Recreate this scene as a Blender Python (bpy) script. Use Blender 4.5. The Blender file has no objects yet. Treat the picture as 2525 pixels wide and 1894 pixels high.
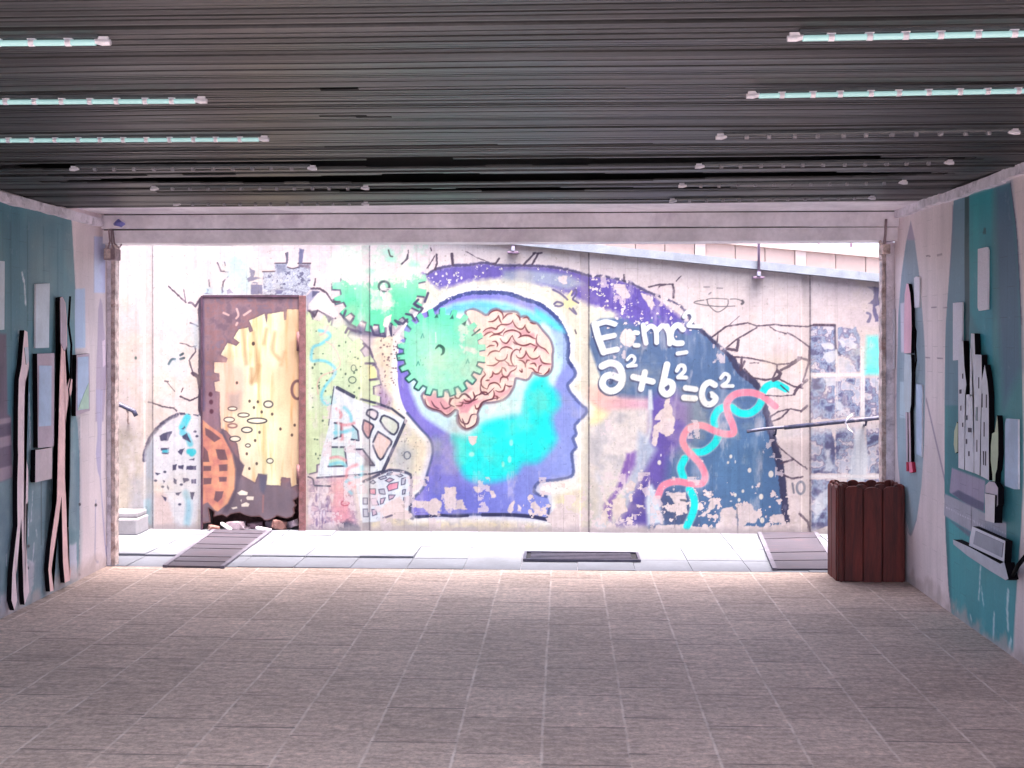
import bpy, bmesh, math, random
import numpy as np
from mathutils import Vector, Matrix
random.seed(7)
C = bpy.context.scene
R = math.radians
# ---------------------------------------------------------------- camera
FPX, PW, PH = 2900.0, 2525.0, 1894.0
VX, HY, CH = 1390.0, 833.0, 1.6            # vanishing point of the passage, horizon line, eye height
TH = math.atan((VX - PW/2)/FPX)
cd = bpy.data.cameras.new('camera'); cam = bpy.data.objects.new('camera', cd)
C.collection.objects.link(cam); C.camera = cam
cd.sensor_width = 36; cd.lens = FPX/PW*36
cd.shift_y = -(PH/2 - HY)/PW
cd.clip_start = 0.05; cd.clip_end = 600
cam.location = (0, 0, CH); cam.rotation_euler = (R(90), 0, TH)
# ---------------------------------------------------------------- sky, sun, exposure
SUN_EL, SUN_AZ = 76.0, 124.0               # azimuth the light comes from (clockwise from +Y)
w = bpy.data.worlds.new('World'); C.world = w; w.use_nodes = True
nt = w.node_tree; bg = nt.nodes['Background']
sk = nt.nodes.new('ShaderNodeTexSky'); sk.sky_type = 'NISHITA'; sk.sun_disc = False
sk.sun_elevation = R(SUN_EL); sk.sun_rotation = R(SUN_AZ); sk.dust_density = 6.0; sk.air_density = 0.38; sk.ozone_density = 0.0
nt.links.new(sk.outputs[0], bg.inputs[0]); bg.inputs[1].default_value = 0.15
sd = bpy.data.lights.new('sun', 'SUN'); sd.energy = 0.5; sd.angle = R(28); sd.color = (1.0, 0.95, 0.90)
so = bpy.data.objects.new('sun', sd); C.collection.objects.link(so)
az, el = R(SUN_AZ), R(SUN_EL)
tosun = Vector((math.sin(az)*math.cos(el), math.cos(az)*math.cos(el), math.sin(el)))
so.rotation_euler = tosun.to_track_quat('Z', 'Y').to_euler(); so.location = (0, 0, 12)
C.view_settings.view_transform = 'Standard'; C.view_settings.look = 'None'
C.view_settings.exposure = 3.72; C.view_settings.gamma = 1
C.cycles.max_bounces = 14; C.cycles.diffuse_bounces = 8
# ---------------------------------------------------------------- sizes of the place (metres)
XL, XR = -3.20, 2.25                       # side walls of the passage
Y0, Y1 = 1.8, 8.10                         # the covered passage; unseen near end cut short to let sky light in
YB = 9.68                                  # painted wall across the open lane
ZC = 2.46                                  # ceiling
ct, st = math.cos(TH), math.sin(TH)
def onY(u, v, Y=YB):                       # where the line of sight at picture point (u, v) meets the plane y = Y
    a = (np.asarray(u, float) - PW/2)/FPX; b = (np.asarray(v, float) - HY)/FPX
    t = Y/(ct + a*st); return t*(-st + a*ct), CH - t*b
def onX(u, v, X):
    a = (np.asarray(u, float) - PW/2)/FPX; b = (np.asarray(v, float) - HY)/FPX
    t = X/(-st + a*ct); return t*(ct + a*st), CH - t*b
def onZ(u, v, Z=0.0):
    a = (u - PW/2)/FPX; b = (v - HY)/FPX
    t = (CH - Z)/b; return t*(-st + a*ct), t*(ct + a*st)
# ---------------------------------------------------------------- helpers
def tag(o, label=None, cat=None, group=None, kind=None):
    if label: o['label'] = label
    if cat: o['category'] = cat
    if group: o['group'] = group
    if kind: o['kind'] = kind
    return o
def empty(name, loc=(0, 0, 0), rz=0):
    o = bpy.data.objects.new(name, None); C.collection.objects.link(o)
    o.location = loc; o.rotation_euler = (0, 0, rz); o.empty_display_size = 0.1
    return o
def link(name, me, mat=None, parent=None, loc=None):
    o = bpy.data.objects.new(name, me); C.collection.objects.link(o)
    if mat: me.materials.append(mat)
    if parent: o.parent = parent
    if loc: o.location = loc
    return o
def from_bm(name, bm, mat=None, parent=None, loc=None, bevel=0, smooth=False):
    if bevel: bmesh.ops.bevel(bm, geom=[e for e in bm.edges], offset=bevel, segments=2, affect='EDGES', profile=0.6)
    bmesh.ops.recalc_face_normals(bm, faces=bm.faces)
    if smooth:
        for f in bm.faces: f.smooth = True
    me = bpy.data.meshes.new(name); bm.to_mesh(me); bm.free()
    return link(name, me, mat, parent, loc)
def add_box(bm, x0, x1, y0, y1, z0, z1, jit=0, rnd=random):
    vs = []
    for x, y, z in ((x0,y0,z0),(x1,y0,z0),(x1,y1,z0),(x0,y1,z0),(x0,y0,z1),(x1,y0,z1),(x1,y1,z1),(x0,y1,z1)):
        vs.append(bm.verts.new((x+rnd.uniform(-jit,jit), y+rnd.uniform(-jit,jit), z+rnd.uniform(-jit,jit))))
    for f in ((0,3,2,1),(4,5,6,7),(0,1,5,4),(1,2,6,5),(2,3,7,6),(3,0,4,7)): bm.faces.new([vs[i] for i in f])
    return vs
def box(name, x0, x1, y0, y1, z0, z1, mat, parent=None, bevel=0, loc=None):
    bm = bmesh.new(); add_box(bm, x0, x1, y0, y1, z0, z1)
    return from_bm(name, bm, mat, parent, loc, bevel)
def tube_bm(bm, pts, r, n=10, caps=True):
    pts = [Vector(p) for p in pts]; rings = []
    for i, p in enumerate(pts):
        d = (pts[min(i+1, len(pts)-1)] - pts[max(i-1, 0)]).normalized()
        up = Vector((0, 0, 1)) if abs(d.z) < 0.9 else Vector((0, 1, 0))
        s = d.cross(up).normalized(); t = s.cross(d)
        rr = r[i] if isinstance(r, (list, tuple)) else r
        rings.append([bm.verts.new(p + rr*(s*math.cos(2*math.pi*k/n) + t*math.sin(2*math.pi*k/n))) for k in range(n)])
    for a, b in zip(rings, rings[1:]):
        for k in range(n): bm.faces.new((a[k], a[(k+1) % n], b[(k+1) % n], b[k]))
    if caps: bm.faces.new(rings[0][::-1]); bm.faces.new(rings[-1])
def tube(name, pts, r, mat, parent=None, n=10, loc=None):
    bm = bmesh.new(); tube_bm(bm, pts, r, n)
    o = from_bm(name, bm, mat, parent, loc)
    for p in o.data.polygons: p.use_smooth = len(p.vertices) == 4
    return o
# ---------------------------------------------------------------- procedural materials
def lin(c):
    c = np.asarray(c, float)/255.0
    return np.where(c <= 0.04045, c/12.92, ((c + 0.055)/1.055)**2.4)
class NT:
    def __init__(s, name):
        s.m = bpy.data.materials.new(name); s.m.use_nodes = True; s.t = s.m.node_tree
        s.b = s.t.nodes['Principled BSDF']
    def n(s, ty, **kw):
        x = s.t.nodes.new('ShaderNode' + ty)
        for k, v in kw.items(): setattr(x, k, v)
        return x
    def l(s, a, b): s.t.links.new(a, b)
    def val(s, x, sock):
        if isinstance(x, (int, float)): sock.default_value = x
        elif isinstance(x, (tuple, list)): sock.default_value = x
        else: s.l(x, sock)
    def math(s, op, a, b=0.0, c=None, clamp=False):
        x = s.n('Math', operation=op, use_clamp=clamp); s.val(a, x.inputs[0]); s.val(b, x.inputs[1])
        if c is not None: s.val(c, x.inputs[2])
        return x.outputs[0]
    def mix(s, f, a, b, blend='MIX'):
        x = s.n('Mix', data_type='RGBA', blend_type=blend); s.val(f, x.inputs[0])
        for v, i in ((a, 6), (b, 7)):
            if isinstance(v, (tuple, list)) and len(v) == 3: v = (*v, 1)
            s.val(v, x.inputs[i])
        return x.outputs[2]
    def pos(s, sc=(1, 1, 1)):
        tc = s.n('NewGeometry'); mp = s.n('Mapping'); s.l(tc.outputs['Position'], mp.inputs[0]); mp.inputs[3].default_value = sc
        return mp.outputs[0]
    def objpos(s, sc=(1, 1, 1)):
        tc = s.n('TexCoord'); mp = s.n('Mapping'); s.l(tc.outputs['Object'], mp.inputs[0]); mp.inputs[3].default_value = sc
        return mp.outputs[0]
    def noise(s, vec, scale, detail=4, rough=0.55, dist=0.0):
        x = s.n('TexNoise'); s.l(vec, x.inputs['Vector']); x.inputs['Scale'].default_value = scale
        x.inputs['Detail'].default_value = detail; x.inputs['Roughness'].default_value = rough; x.inputs['Distortion'].default_value = dist
        return x.outputs[0]
    def ramp(s, f, stops):
        x = s.n('ValToRGB'); s.l(f, x.inputs[0]); e = x.color_ramp.elements
        while len(e) < len(stops): e.new(0.5)
        for el_, (p, c) in zip(e, stops):
            el_.position = p; el_.color = (*c, 1) if isinstance(c, (tuple, list)) else (c, c, c, 1)
        return x.outputs[0]
    def bump(s, h, strength=0.3, dist=0.01):
        x = s.n('Bump'); x.inputs['Strength'].default_value = strength; x.inputs['Distance'].default_value = dist
        s.l(h, x.inputs['Height']); s.l(x.outputs[0], s.b.inputs['Normal'])
    def base(s, c): s.val((*c, 1) if isinstance(c, (tuple, list)) and len(c) == 3 else c, s.b.inputs['Base Color'])
    def rough(s, r): s.val(r, s.b.inputs['Roughness'])
def plain(name, col, rough=0.7, var=0.12, scale=9, metal=0.0, bump=0.15, stain=None, sc=(1, 1, 1), spec=0.4):
    m = NT(name); p = m.pos(sc); c = tuple(lin(col))
    n1 = m.noise(p, scale, 6); n2 = m.noise(p, scale*9, 4)
    f = m.math('ADD', m.math('MULTIPLY', n1, 0.7), m.math('MULTIPLY', n2, 0.3))
    lo = tuple(x*(1-var*1.6) for x in c); hi = tuple(min(1, x*(1+var)) for x in c)
    col_ = m.ramp(f, [(0.36, lo), (0.64, hi)])
    if stain:
        n3 = m.noise(p, scale*0.6, 8, 0.7, 0.6)
        col_ = m.mix(m.ramp(n3, [(0.52, 0.0), (0.66, 0.85)]), col_, tuple(lin(stain)))
    m.base(col_); m.rough(m.math('ADD', rough-0.1, m.math('MULTIPLY', n1, 0.2)))
    m.b.inputs['Metallic'].default_value = metal; m.b.inputs['Specular IOR Level'].default_value = spec
    if bump: m.bump(f, bump, 0.004)
    return m.m
def painted(name, tile=None, rough=0.6, axes='xz', joint=0.78, bump=0.3):
    """paint carried by the mesh's own colour attribute, on tiles laid upright with thin joints"""
    m = NT(name); at = m.n('Attribute', attribute_name='paint'); p = m.pos()
    n1 = m.noise(p, 3.0, 5); n2 = m.noise(p, 60, 5, 0.65)
    c = m.mix(m.ramp(n1, [(0.3, 0.88), (0.7, 1.0)]), (0, 0, 0), at.outputs['Color'], 'MIX')
    c = m.mix(1.0, at.outputs['Color'], m.ramp(n1, [(0.3, 0.90), (0.7, 1.0)]), 'MULTIPLY')
    c = m.mix(1.0, c, m.ramp(n2, [(0.3, 0.91), (0.7, 1.03)]), 'MULTIPLY')
    h = m.math('MULTIPLY', n2, 0.25)
    if tile:
        sp = m.n('SeparateXYZ'); m.l(p, sp.inputs[0]); cb = m.n('CombineXYZ')
        m.l(sp.outputs['Z'], cb.inputs[0]); m.l(sp.outputs['X' if axes == 'xz' else 'Y'], cb.inputs[1])
        wob = m.noise(p, 2.5, 2); w2 = m.math('MULTIPLY', wob, 0.004)
        ad = m.n('VectorMath', operation='ADD'); m.l(cb.outputs[0], ad.inputs[0]); m.l(w2, ad.inputs[1])
        bt = m.n('TexBrick', offset=0.5, offset_frequency=2); m.l(ad.outputs[0], bt.inputs[0])
        bt.inputs['Scale'].default_value = 1; bt.inputs['Mortar Size'].default_value = 0.0022
        bt.inputs['Brick Width'].default_value = tile[1]; bt.inputs['Row Height'].default_value = tile[0]
        bt.inputs['Mortar Smooth'].default_value = 0.3
        bt.inputs['Color1'].default_value = (1, 1, 1, 1); bt.inputs['Color2'].default_value = (0.955, 0.95, 0.96, 1)
        worn = m.ramp(m.noise(p, 1.7, 4), [(0.38, joint*0.9), (0.62, 0.97)])
        m.l(worn, bt.inputs['Mortar'])
        c = m.mix(1.0, c, bt.outputs['Color'], 'MULTIPLY')
        h = m.math('SUBTRACT', h, m.math('MULTIPLY', bt.outputs['Fac'], 0.8))
    m.base(c); m.rough(rough); m.b.inputs['Specular IOR Level'].default_value = 0.25
    m.bump(h, bump, 0.004)
    return m.m
# ---------------------------------------------------------------- painter: writes colours at the points of a fine wall mesh
def _h(ix, iy, seed):
    n = (ix.astype(np.int64)*374761393 + iy.astype(np.int64)*668265263 + seed*974711) & 0x7fffffff
    n = ((n ^ (n >> 13))*1274126177) & 0x7fffffff
    return ((n ^ (n >> 16)) & 0xffff)/65535.0
def vnoise(x, y, s, seed=0, octv=3, gain=0.5):
    tot = 0; amp = 1; nrm = 0
    for o in range(octv):
        X = x/s*2**o; Y = y/s*2**o; ix = np.floor(X); iy = np.floor(Y); fx = X-ix; fy = Y-iy
        fx = fx*fx*(3-2*fx); fy = fy*fy*(3-2*fy)
        a = _h(ix, iy, seed+o); b = _h(ix+1, iy, seed+o); c = _h(ix, iy+1, seed+o); d = _h(ix+1, iy+1, seed+o)
        tot = tot + amp*((a*(1-fx)+b*fx)*(1-fy) + (c*(1-fx)+d*fx)*fy); nrm += amp; amp *= gain
    return tot/nrm
def catmull(P, n=6, closed=False):
    P = np.asarray(P, float); N = len(P); out = []
    rng = range(N) if closed else range(N-1)
    for i in rng:
        if closed: p0, p1, p2, p3 = P[i-1], P[i], P[(i+1) % N], P[(i+2) % N]
        else: p0, p1, p2, p3 = P[max(i-1, 0)], P[i], P[i+1], P[min(i+2, N-1)]
        for k in range(n):
            t = k/n
            out.append(0.5*((2*p1)+(-p0+p2)*t+(2*p0-5*p1+4*p2-p3)*t*t+(-p0+3*p1-3*p2+p3)*t**3))
    if not closed: out.append(P[-1])
    return np.array(out)
S6 = 600/2212.0
TILES = {1: (260, 560, S6), 2: (260, 940, S6), 3: (760, 560, S6), 4: (760, 940, S6), 5: (1060, 560, S6), 6: (1060, 940, S6),
         7: (1600, 560, S6), 8: (1600, 940, S6), 9: (1020, 740, 360/2212.0), 0: (0, 0, 1.0),
         'LU': (0, 440, 300/830.0), 'LL': (0, 960, 300/830.0), 'LM': (0, 800, 240/796.0),
         'RU': (2150, 400, 375/1037.0), 'RL': (2150, 950, 375/830.0), 'RS': (2330, 780, 195/647.0), 'RF': (2190, 600, 150/415.0)}
def P(tile, s):
    x0, y0, k = TILES[tile]
    return np.array([[x0 + float(a.split(',')[0])*k, y0 + float(a.split(',')[1])*k] for a in s.split()])
class Canvas:
    def __init__(s, u, v, conv, px, base, wx=1.0):
        s.u, s.v, s.conv, s.px = u, v, conv, px          # px = metres per picture unit on this wall
        s.A = np.ones((len(v), len(u), 3))*np.asarray(base, float); s.wx = wx
    def c(s, pts):
        a, b = s.conv(pts[:, 0], pts[:, 1]); return np.stack([a*s.wx, b], 1)
    def win(s, q, pad):
        U = s.u*s.wx
        i0, i1 = np.searchsorted(U, [q[:, 0].min()-pad, q[:, 0].max()+pad]); j0, j1 = np.searchsorted(s.v, [q[:, 1].min()-pad, q[:, 1].max()+pad])
        if i1 <= i0 or j1 <= j0: return None
        X, Z = np.meshgrid(U[i0:i1], s.v[j0:j1]); return slice(j0, j1), slice(i0, i1), X, Z
    def put(s, sl, m, col):
        reg = s.A[sl[0], sl[1]]
        if callable(col): col = col(sl[2], sl[3])
        else: col = np.asarray(col, float)
        s.A[sl[0], sl[1]] = reg + (col - reg)*m[..., None]
    def sdf(s, q, X, Z, closed=True):
        d = np.full(X.shape, 1e9); ins = np.zeros(X.shape, bool); n = len(q)
        for i in range(n if closed else n-1):
            a = q[i]; b = q[(i+1) % n]; e = b-a; L = max(e @ e, 1e-12)
            t = np.clip(((X-a[0])*e[0] + (Z-a[1])*e[1])/L, 0, 1)
            d = np.minimum(d, (X-a[0]-t*e[0])**2 + (Z-a[1]-t*e[1])**2)
            if closed and a[1] != b[1]:
                cr = ((a[1] > Z) != (b[1] > Z)) & (X < (b[0]-a[0])*(Z-a[1])/(b[1]-a[1]) + a[0]); ins ^= cr
        d = np.sqrt(d); return np.where(ins, -d, d) if closed else d
    def poly(s, pts, col, soft=1.0, a=1.0, sm=0, warp=0, wsc=6, flake=0, seed=1):
        if sm: pts = catmull(pts, sm, True)
        q = s.c(pts); sf = soft*s.px; sl = s.win(q, sf + warp*s.px)
        if sl is None: return
        d = s.sdf(q, sl[2], sl[3])
        if warp: d = d + (vnoise(sl[2], sl[3], wsc*s.px, seed)-0.5)*2*warp*s.px
        m = np.clip(0.5 - d/(2*sf), 0, 1)*a
        if flake: m = m*(vnoise(sl[2], sl[3], 9*s.px, seed+50, 4, 0.6) > flake)
        s.put(sl, m, col)
    def stroke(s, pts, wd, col, soft=0.8, a=1.0, sm=5, warp=0, taper=False, flake=0, seed=3):
        if sm and len(pts) > 2: pts = catmull(pts, sm)
        q = s.c(pts); sf = soft*s.px; w2 = wd/2*s.px; sl = s.win(q, w2 + sf + warp*s.px)
        if sl is None: return
        if taper:
            X, Z = sl[2], sl[3]; d = np.full(X.shape, 1e9); n = len(q)
            for i in range(n-1):
                a_ = q[i]; e = q[i+1]-a_; L = max(e @ e, 1e-12); t = np.clip(((X-a_[0])*e[0]+(Z-a_[1])*e[1])/L, 0, 1)
                f = (i+t)/(n-1); f = 0.35 + 0.65*np.sin(np.pi*np.clip(f, 0, 1))
                d = np.minimum(d, np.sqrt((X-a_[0]-t*e[0])**2+(Z-a_[1]-t*e[1])**2) - w2*f)
        else: d = s.sdf(q, sl[2], sl[3], False) - w2
        if warp: d = d + (vnoise(sl[2], sl[3], 5*s.px, seed)-0.5)*2*warp*s.px
        m = np.clip(0.5 - d/(2*sf), 0, 1)*a
        if flake: m = m*(vnoise(sl[2], sl[3], 8*s.px, seed+50, 4, 0.6) > flake)
        s.put(sl, m, col)
    def ell(s, x, y, rx, ry, col, soft=1.0, a=1.0, ring=0, **k):
        t = np.linspace(0, 2*np.pi, 25)[:-1]; pts = np.stack([x+rx*np.cos(t), y+ry*np.sin(t)], 1)
        if ring: s.stroke(np.vstack([pts, pts[:1]]), ring, col, soft, a, sm=0, **k)
        else: s.poly(pts, col, soft, a, **k)
def grid_mesh(name, us, vs, place, colors, mat, parent=None, keep=None, disp=None, fac=0.8):
    nu, nv = len(us), len(vs); U, V = np.meshgrid(us, vs)
    D = np.zeros_like(U) if disp is None else disp
    co = place(U, V, D).reshape(-1, 3).astype(np.float32)
    idx = np.arange(nu*nv).reshape(nv, nu)
    q = np.stack([idx[:-1, :-1], idx[:-1, 1:], idx[1:, 1:], idx[1:, :-1]], -1)
    if keep is not None: q = q[keep[:-1, :-1] & keep[1:, 1:] & keep[:-1, 1:] & keep[1:, :-1]]
    q = q.reshape(-1, 4)
    me = bpy.data.meshes.new(name); me.vertices.add(len(co)); me.vertices.foreach_set('co', co.ravel())
    me.loops.add(q.size); me.loops.foreach_set('vertex_index', q.ravel().astype(np.int32))
    me.polygons.add(len(q)); me.polygons.foreach_set('loop_start', np.arange(0, q.size, 4, dtype=np.int32))
    me.update(calc_edges=True)
    ca = me.color_attributes.new('paint', 'FLOAT_COLOR', 'POINT')
    cl = np.ones((nu*nv, 4), np.float32); cl[:, :3] = lin(np.clip(colors, 0, 255)).reshape(-1, 3)*fac
    ca.data.foreach_set('color', cl.ravel()); me.validate()
    return link(name, me, mat, parent)
# ================================================================ the painting on the wall across the lane
def rgb(*c): return np.array(c, float)
def grad(c0, c1, p0, p1, cv):
    """colour running from c0 at picture point p0 to c1 at p1 (sprayed fade)"""
    a, b = cv.c(np.array([p0, p1], float)); e = b-a; L = e @ e
    def f(X, Z):
        t = np.clip(((X-a[0])*e[0] + (Z-a[1])*e[1])/L, 0, 1)[..., None]
        return rgb(*c0)*(1-t) + rgb(*c1)*t
    return f
def mottle(cols, sc, seed, px):
    def f(X, Z):
        n = vnoise(X, Z, sc*px, seed, 4, 0.6); n = np.clip((n-0.3)/0.4, 0, 0.999)*(len(cols)-1)
        i = n.astype(int); t = (n-i)[..., None]; A = np.array(cols, float); return A[i]*(1-t) + A[np.minimum(i+1, len(cols)-1)]*t
    return f
PXB = 1/299.0
mu = np.concatenate([np.arange(-9, -4.0, 0.25), np.arange(-4.0, 3.0, 0.005), np.arange(3.0, 9.01, 0.25)])
mv = np.arange(0, 3.501, 0.005); mv = np.concatenate([mv[mv < 2.62], np.arange(2.62, 3.7, 0.12)])
M = Canvas(mu, mv, lambda u, v: onY(u, v, YB), PXB, (231, 216, 222))
X_, Z_ = np.meshgrid(mu, mv)
BASE = (231, 216, 222)
nb = vnoise(X_, Z_, 0.8, 5, 5)[..., None]
M.A = rgb(238, 224, 228) + (rgb(216, 200, 210)-rgb(238, 224, 228))*np.clip((nb-0.3)*2.2, 0, 1)
DK = (84, 68, 94); NV = (48, 52, 88)
# grime and stains low down and at the left end
low = np.clip((0.42 - Z_ + (vnoise(X_, Z_, 0.25, 8, 4)-0.5)*0.5)/0.4, 0, 1)[..., None]
M.A = M.A + (rgb(204, 192, 190)-M.A)*low*0.6
M.poly(P(2, "90,420 330,470 340,1350 90,1350"), mottle([(226, 215, 205), (208, 196, 186), (232, 222, 226)], 40, 3, PXB), 14, .8)
M.poly(P(2, "230,900 340,860 430,900 430,1350 220,1350"), (190, 192, 214), 12, .7, warp=8)
M.poly(P(2, "440,1000 640,1030 620,1350 440,1350"), (222, 200, 206), 4, .9, warp=6)
M.poly(P(1, "600,60 700,1659 420,1659 420,60"), (240, 232, 240), 30, .5)
# grey, green and yellow ground round the head
M.poly(P(0, "1000,700 1050,690 1120,665 1234,660 1440,690 1600,740 1660,800 1640,1000 1600,1290 1300,1300 1000,1300 960,1240 1000,1100 900,960 960,800"), (224, 222, 214), 14)
M.poly(P(3, "620,960 850,1000 820,1300 840,1659 700,1659 620,1400 560,1050"), mottle([(226, 208, 190), (232, 220, 200), (220, 200, 196)], 30, 7, PXB), 6)
M.poly(P(4, "560,300 620,0 830,0 900,300 1120,560 1040,960 960,1060 900,800 700,780"), mottle([(228, 216, 200), (232, 226, 206), (214, 208, 214)], 40, 9, PXB), 6)
M.poly(P(4, "790,600 880,560 960,640 930,800 860,860 760,740"), (172, 180, 198), 12, .75)
M.poly(P(5, "1060,380 1440,480 1440,1500 1250,1450 1240,1000 1060,720"), (222, 220, 206), 12, .8)
M.poly(P(6, "1080,1060 1370,960 1420,1010 1420,1380 1100,1340 1060,1230"), mottle([(240, 232, 196), (224, 212, 204), (236, 226, 208)], 50, 4, PXB), 8)
M.poly(P(4, "960,1220 1500,1240 2150,1280 2212,1380 560,1370 560,1240"), mottle([(216, 202, 190), (228, 214, 184), (186, 180, 184), (222, 206, 208)], 34, 5, PXB), 5, .9)
# dark purple corners between the gears
M.poly(P(3, "470,980 600,1000 560,1180 620,1260 560,1300 480,1250"), (186, 176, 204), 8, .6)
M.poly(P(3, "560,1390 640,1400 760,1560 740,1659 580,1659 600,1570 650,1470"), (150, 120, 176), 8, .8)
M.poly(P(3, "330,840 420,860 580,950 840,840 1040,700 1060,640 1000,800 880,920 800,980 600,1000 470,990 340,960 350,900"), (86, 84, 128), 5, .85)
# ---- torn edge of the painted opening: purple arc
OUT = np.vstack([P(3, "1080,430 1170,380 1320,350 1450,345"), P(5, "500,325 640,350 860,350 1100,362 1300,400 1440,440 1600,452 1800,500 1960,580"),
                 P(7, "100,630 200,670 320,750 400,880 480,930 620,1050 760,1180 850,1310 1000,1440"), P(8, "1060,210 1110,400 1160,600 1210,800 1240,1050 1260,1290")])
INN = P(0, "1640,820 1560,780 1500,765 1450,750 1410,728 1350,706 1293,690 1234,684 1190,688 1150,694 1118,705 1085,712 1066,700")
M.poly(np.vstack([P(0, "1040,672 1050,668"), OUT[:13], P(0, "1700,800 1680,815"), INN]), grad((112, 98, 192), (96, 78, 180), (1100, 690), (1600, 760), M), 6, 1, warp=4, flake=.28, seed=11)
M.poly(P(0, "1240,668 1300,664 1400,676 1440,700 1400,716 1330,700 1240,690"), (172, 190, 206), 7, .75)
# ---- blue night inside it
BL = np.vstack([P(0, "1452,850 1458,800 1480,786 1560,782 1640,778"), OUT[16:], P(0, "1940,1300 1600,1303 1604,1200 1622,1060 1604,985 1530,985 1490,955 1466,890")])
M.poly(BL, grad((88, 116, 166), (74, 112, 166), (1500, 800), (1900, 1250), M), 4)
M.poly(P(0, "1560,720 1610,735 1690,800 1700,822 1640,812 1560,800 1520,780"), (104, 88, 190), 8, .9, flake=.36, seed=4)
M.poly(P(0, "1600,985 1650,950 1700,1000 1700,1080 1650,1130 1640,1200 1620,1290 1520,1296 1545,1240 1570,1180 1596,1100"), (104, 84, 182), 14, .95)
M.poly(P(0, "1610,1200 1700,1230 1720,1300 1600,1300"), (72, 84, 130), 18, .8)
M.poly(P(8, "500,560 900,480 1060,520 1080,900 1000,1200 700,1100 560,900"), (84, 130, 184), 30, .7)
M.poly(P(8, "660,560 760,470 820,480 700,640"), (120, 150, 190), 10, .4)
# fades of pink and yellow left of it
M.poly(P(6, "1440,60 1560,40 1640,130 1980,160 1990,250 1660,270 1640,380 1500,300 1440,200"), grad((246, 196, 190), (214, 160, 196), (1460, 980), (1590, 1000), M), 10, .95)
M.poly(P(6, "1440,200 1560,260 1640,300 1650,390 1540,400 1530,620 1440,640"), (242, 234, 190), 9)
M.poly(P(6, "1440,400 1540,390 1660,270 1990,260 1960,470 1890,620 1760,760 1680,900 1570,1200 1500,1380 1440,1380"), mottle([(216, 208, 216), (226, 218, 222), (196, 194, 206)], 46, 12, PXB), 7)
M.poly(P(6, "1440,480 1530,520 1540,640 1460,700"), (160, 164, 180), 12, .6)
M.poly(P(6, "1440,900 1540,1000 1560,1380 1440,1380"), (190, 188, 180), 16, .6)
M.poly(P(6, "1790,660 1890,630 1880,760 1800,900 1700,1040 1660,1140 1650,1280 1570,1240 1580,1130 1680,1000 1730,860"), grad((140, 104, 190), (112, 76, 180), (1540, 1120), (1500, 1280), M), 5, warp=3)
M.poly(P(6, "1900,460 1970,500 2060,620 1900,900 1800,1140 1740,1160 1780,980 1870,760"), (176, 190, 222), 9)
M.poly(P(6, "1900,940 1980,920 1980,1300 1800,1280 1830,1080"), (92, 78, 172), 7, .95)
M.poly(P(6, "1980,950 2020,940 2090,1100 2120,1290 1980,1310 1960,1100"), (206, 220, 244), 5)
M.poly(P(6, "1510,820 1560,870 1560,1240 1660,1290 1650,1380 1500,1330 1540,1100"), (208, 214, 236), 8, .8)
M.poly(P(5, "1990,1480 2015,1480 2030,1659 1985,1659"), (214, 226, 246), 3)
M.stroke(P(6, "2000,100 2005,420 1960,560"), 7, (214, 222, 240), 3, .8)
# dark band along its torn right edge
for a, b, wd in ((16, 20, 9), (19, 24, 16), (23, 28, 17), (27, 31, 15)):
    M.stroke(OUT[a:b]+np.array([-3, 2]), wd, (58, 58, 98), 1.6, .95, warp=3, seed=a)
M.stroke(OUT[:17], 6, (84, 78, 124), 1.5, .95, warp=2.5)
M.stroke(P(8, "880,1290 1100,1240 1230,1180"), 10, (66, 66, 104), 4, .0)
# ---- head in profile
HEAD = np.vstack([P(3, "1000,800 1150,745 1270,660 1450,600"), P(5, "500,592 700,600 850,650 1000,700 1150,820 1230,960 1260,1080 1252,1190 1290,1260 1325,1330 1290,1390 1250,1440 1290,1520 1380,1620"),
    P(6, "1420,250 1415,300 1320,400 1330,480 1300,520 1328,600 1290,660 1305,800 1280,868 1130,900 990,920 950,1010 1060,1050 1090,1130 1070,1240 1060,1262 900,1232 500,1212 0,1225"),
    P(4, "980,1238 930,1180 955,1070 1040,980 1080,850 1132,650 1108,530 1020,430 900,290 840,150 815,0"), P(3, "815,1350 810,1250 835,1040 890,900")])
M.stroke(np.vstack([HEAD, HEAD[:1]]), 30, (242, 243, 250), 8, .95, sm=3)
M.poly(P(6, "960,920 1290,890 1370,940 1360,980 1090,1050 960,1010"), (246, 246, 250), 5)
M.poly(HEAD, grad((128, 116, 224), (140, 156, 240), (980, 1000), (1400, 1050), M), 1.2, sm=3)
M.poly(P(6, "0,940 240,950 540,920 830,760 1090,700 1200,500 1300,700 1280,860 1000,900 950,1020 1070,1060 1080,1240 500,1210 0,1220"), grad((106, 112, 220), (146, 164, 246), (1150, 1260), (1390, 1120), M), 14, .9)
M.poly(P(4, "1130,480 1250,480 1290,700 1340,860 1100,1000 1060,960 1120,700"), (116, 116, 210), 18, .7)
M.poly(P(4, "1150,500 1220,560 1180,700 1140,640"), (112, 136, 196), 10, .7)
M.stroke(HEAD[3:31], 7, (78, 92, 158), 1.6, .9, sm=3, warp=1.4)
M.stroke(HEAD[31:46], 6, (72, 84, 144), 1.8, .9, sm=3)
M.stroke(HEAD[12:24], 8, (96, 116, 196), 3, .35, sm=3)
M.stroke(HEAD[1:13]-np.array([0, -1]), 10, (58, 74, 146), 1.2, .95, sm=4, warp=2.5, flake=.3)
M.stroke(P(4, "980,1232 1100,1228 1190,1215"), 7, (40, 44, 92), 1, .95); M.stroke(P(4, "1205,1218 1330,1228 1450,1222"), 7, (40, 44, 92), 1, .95)
M.stroke(P(6, "480,1215 700,1215 900,1228 1070,1258"), 9, (40, 44, 92), 1.2, .95)
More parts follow.
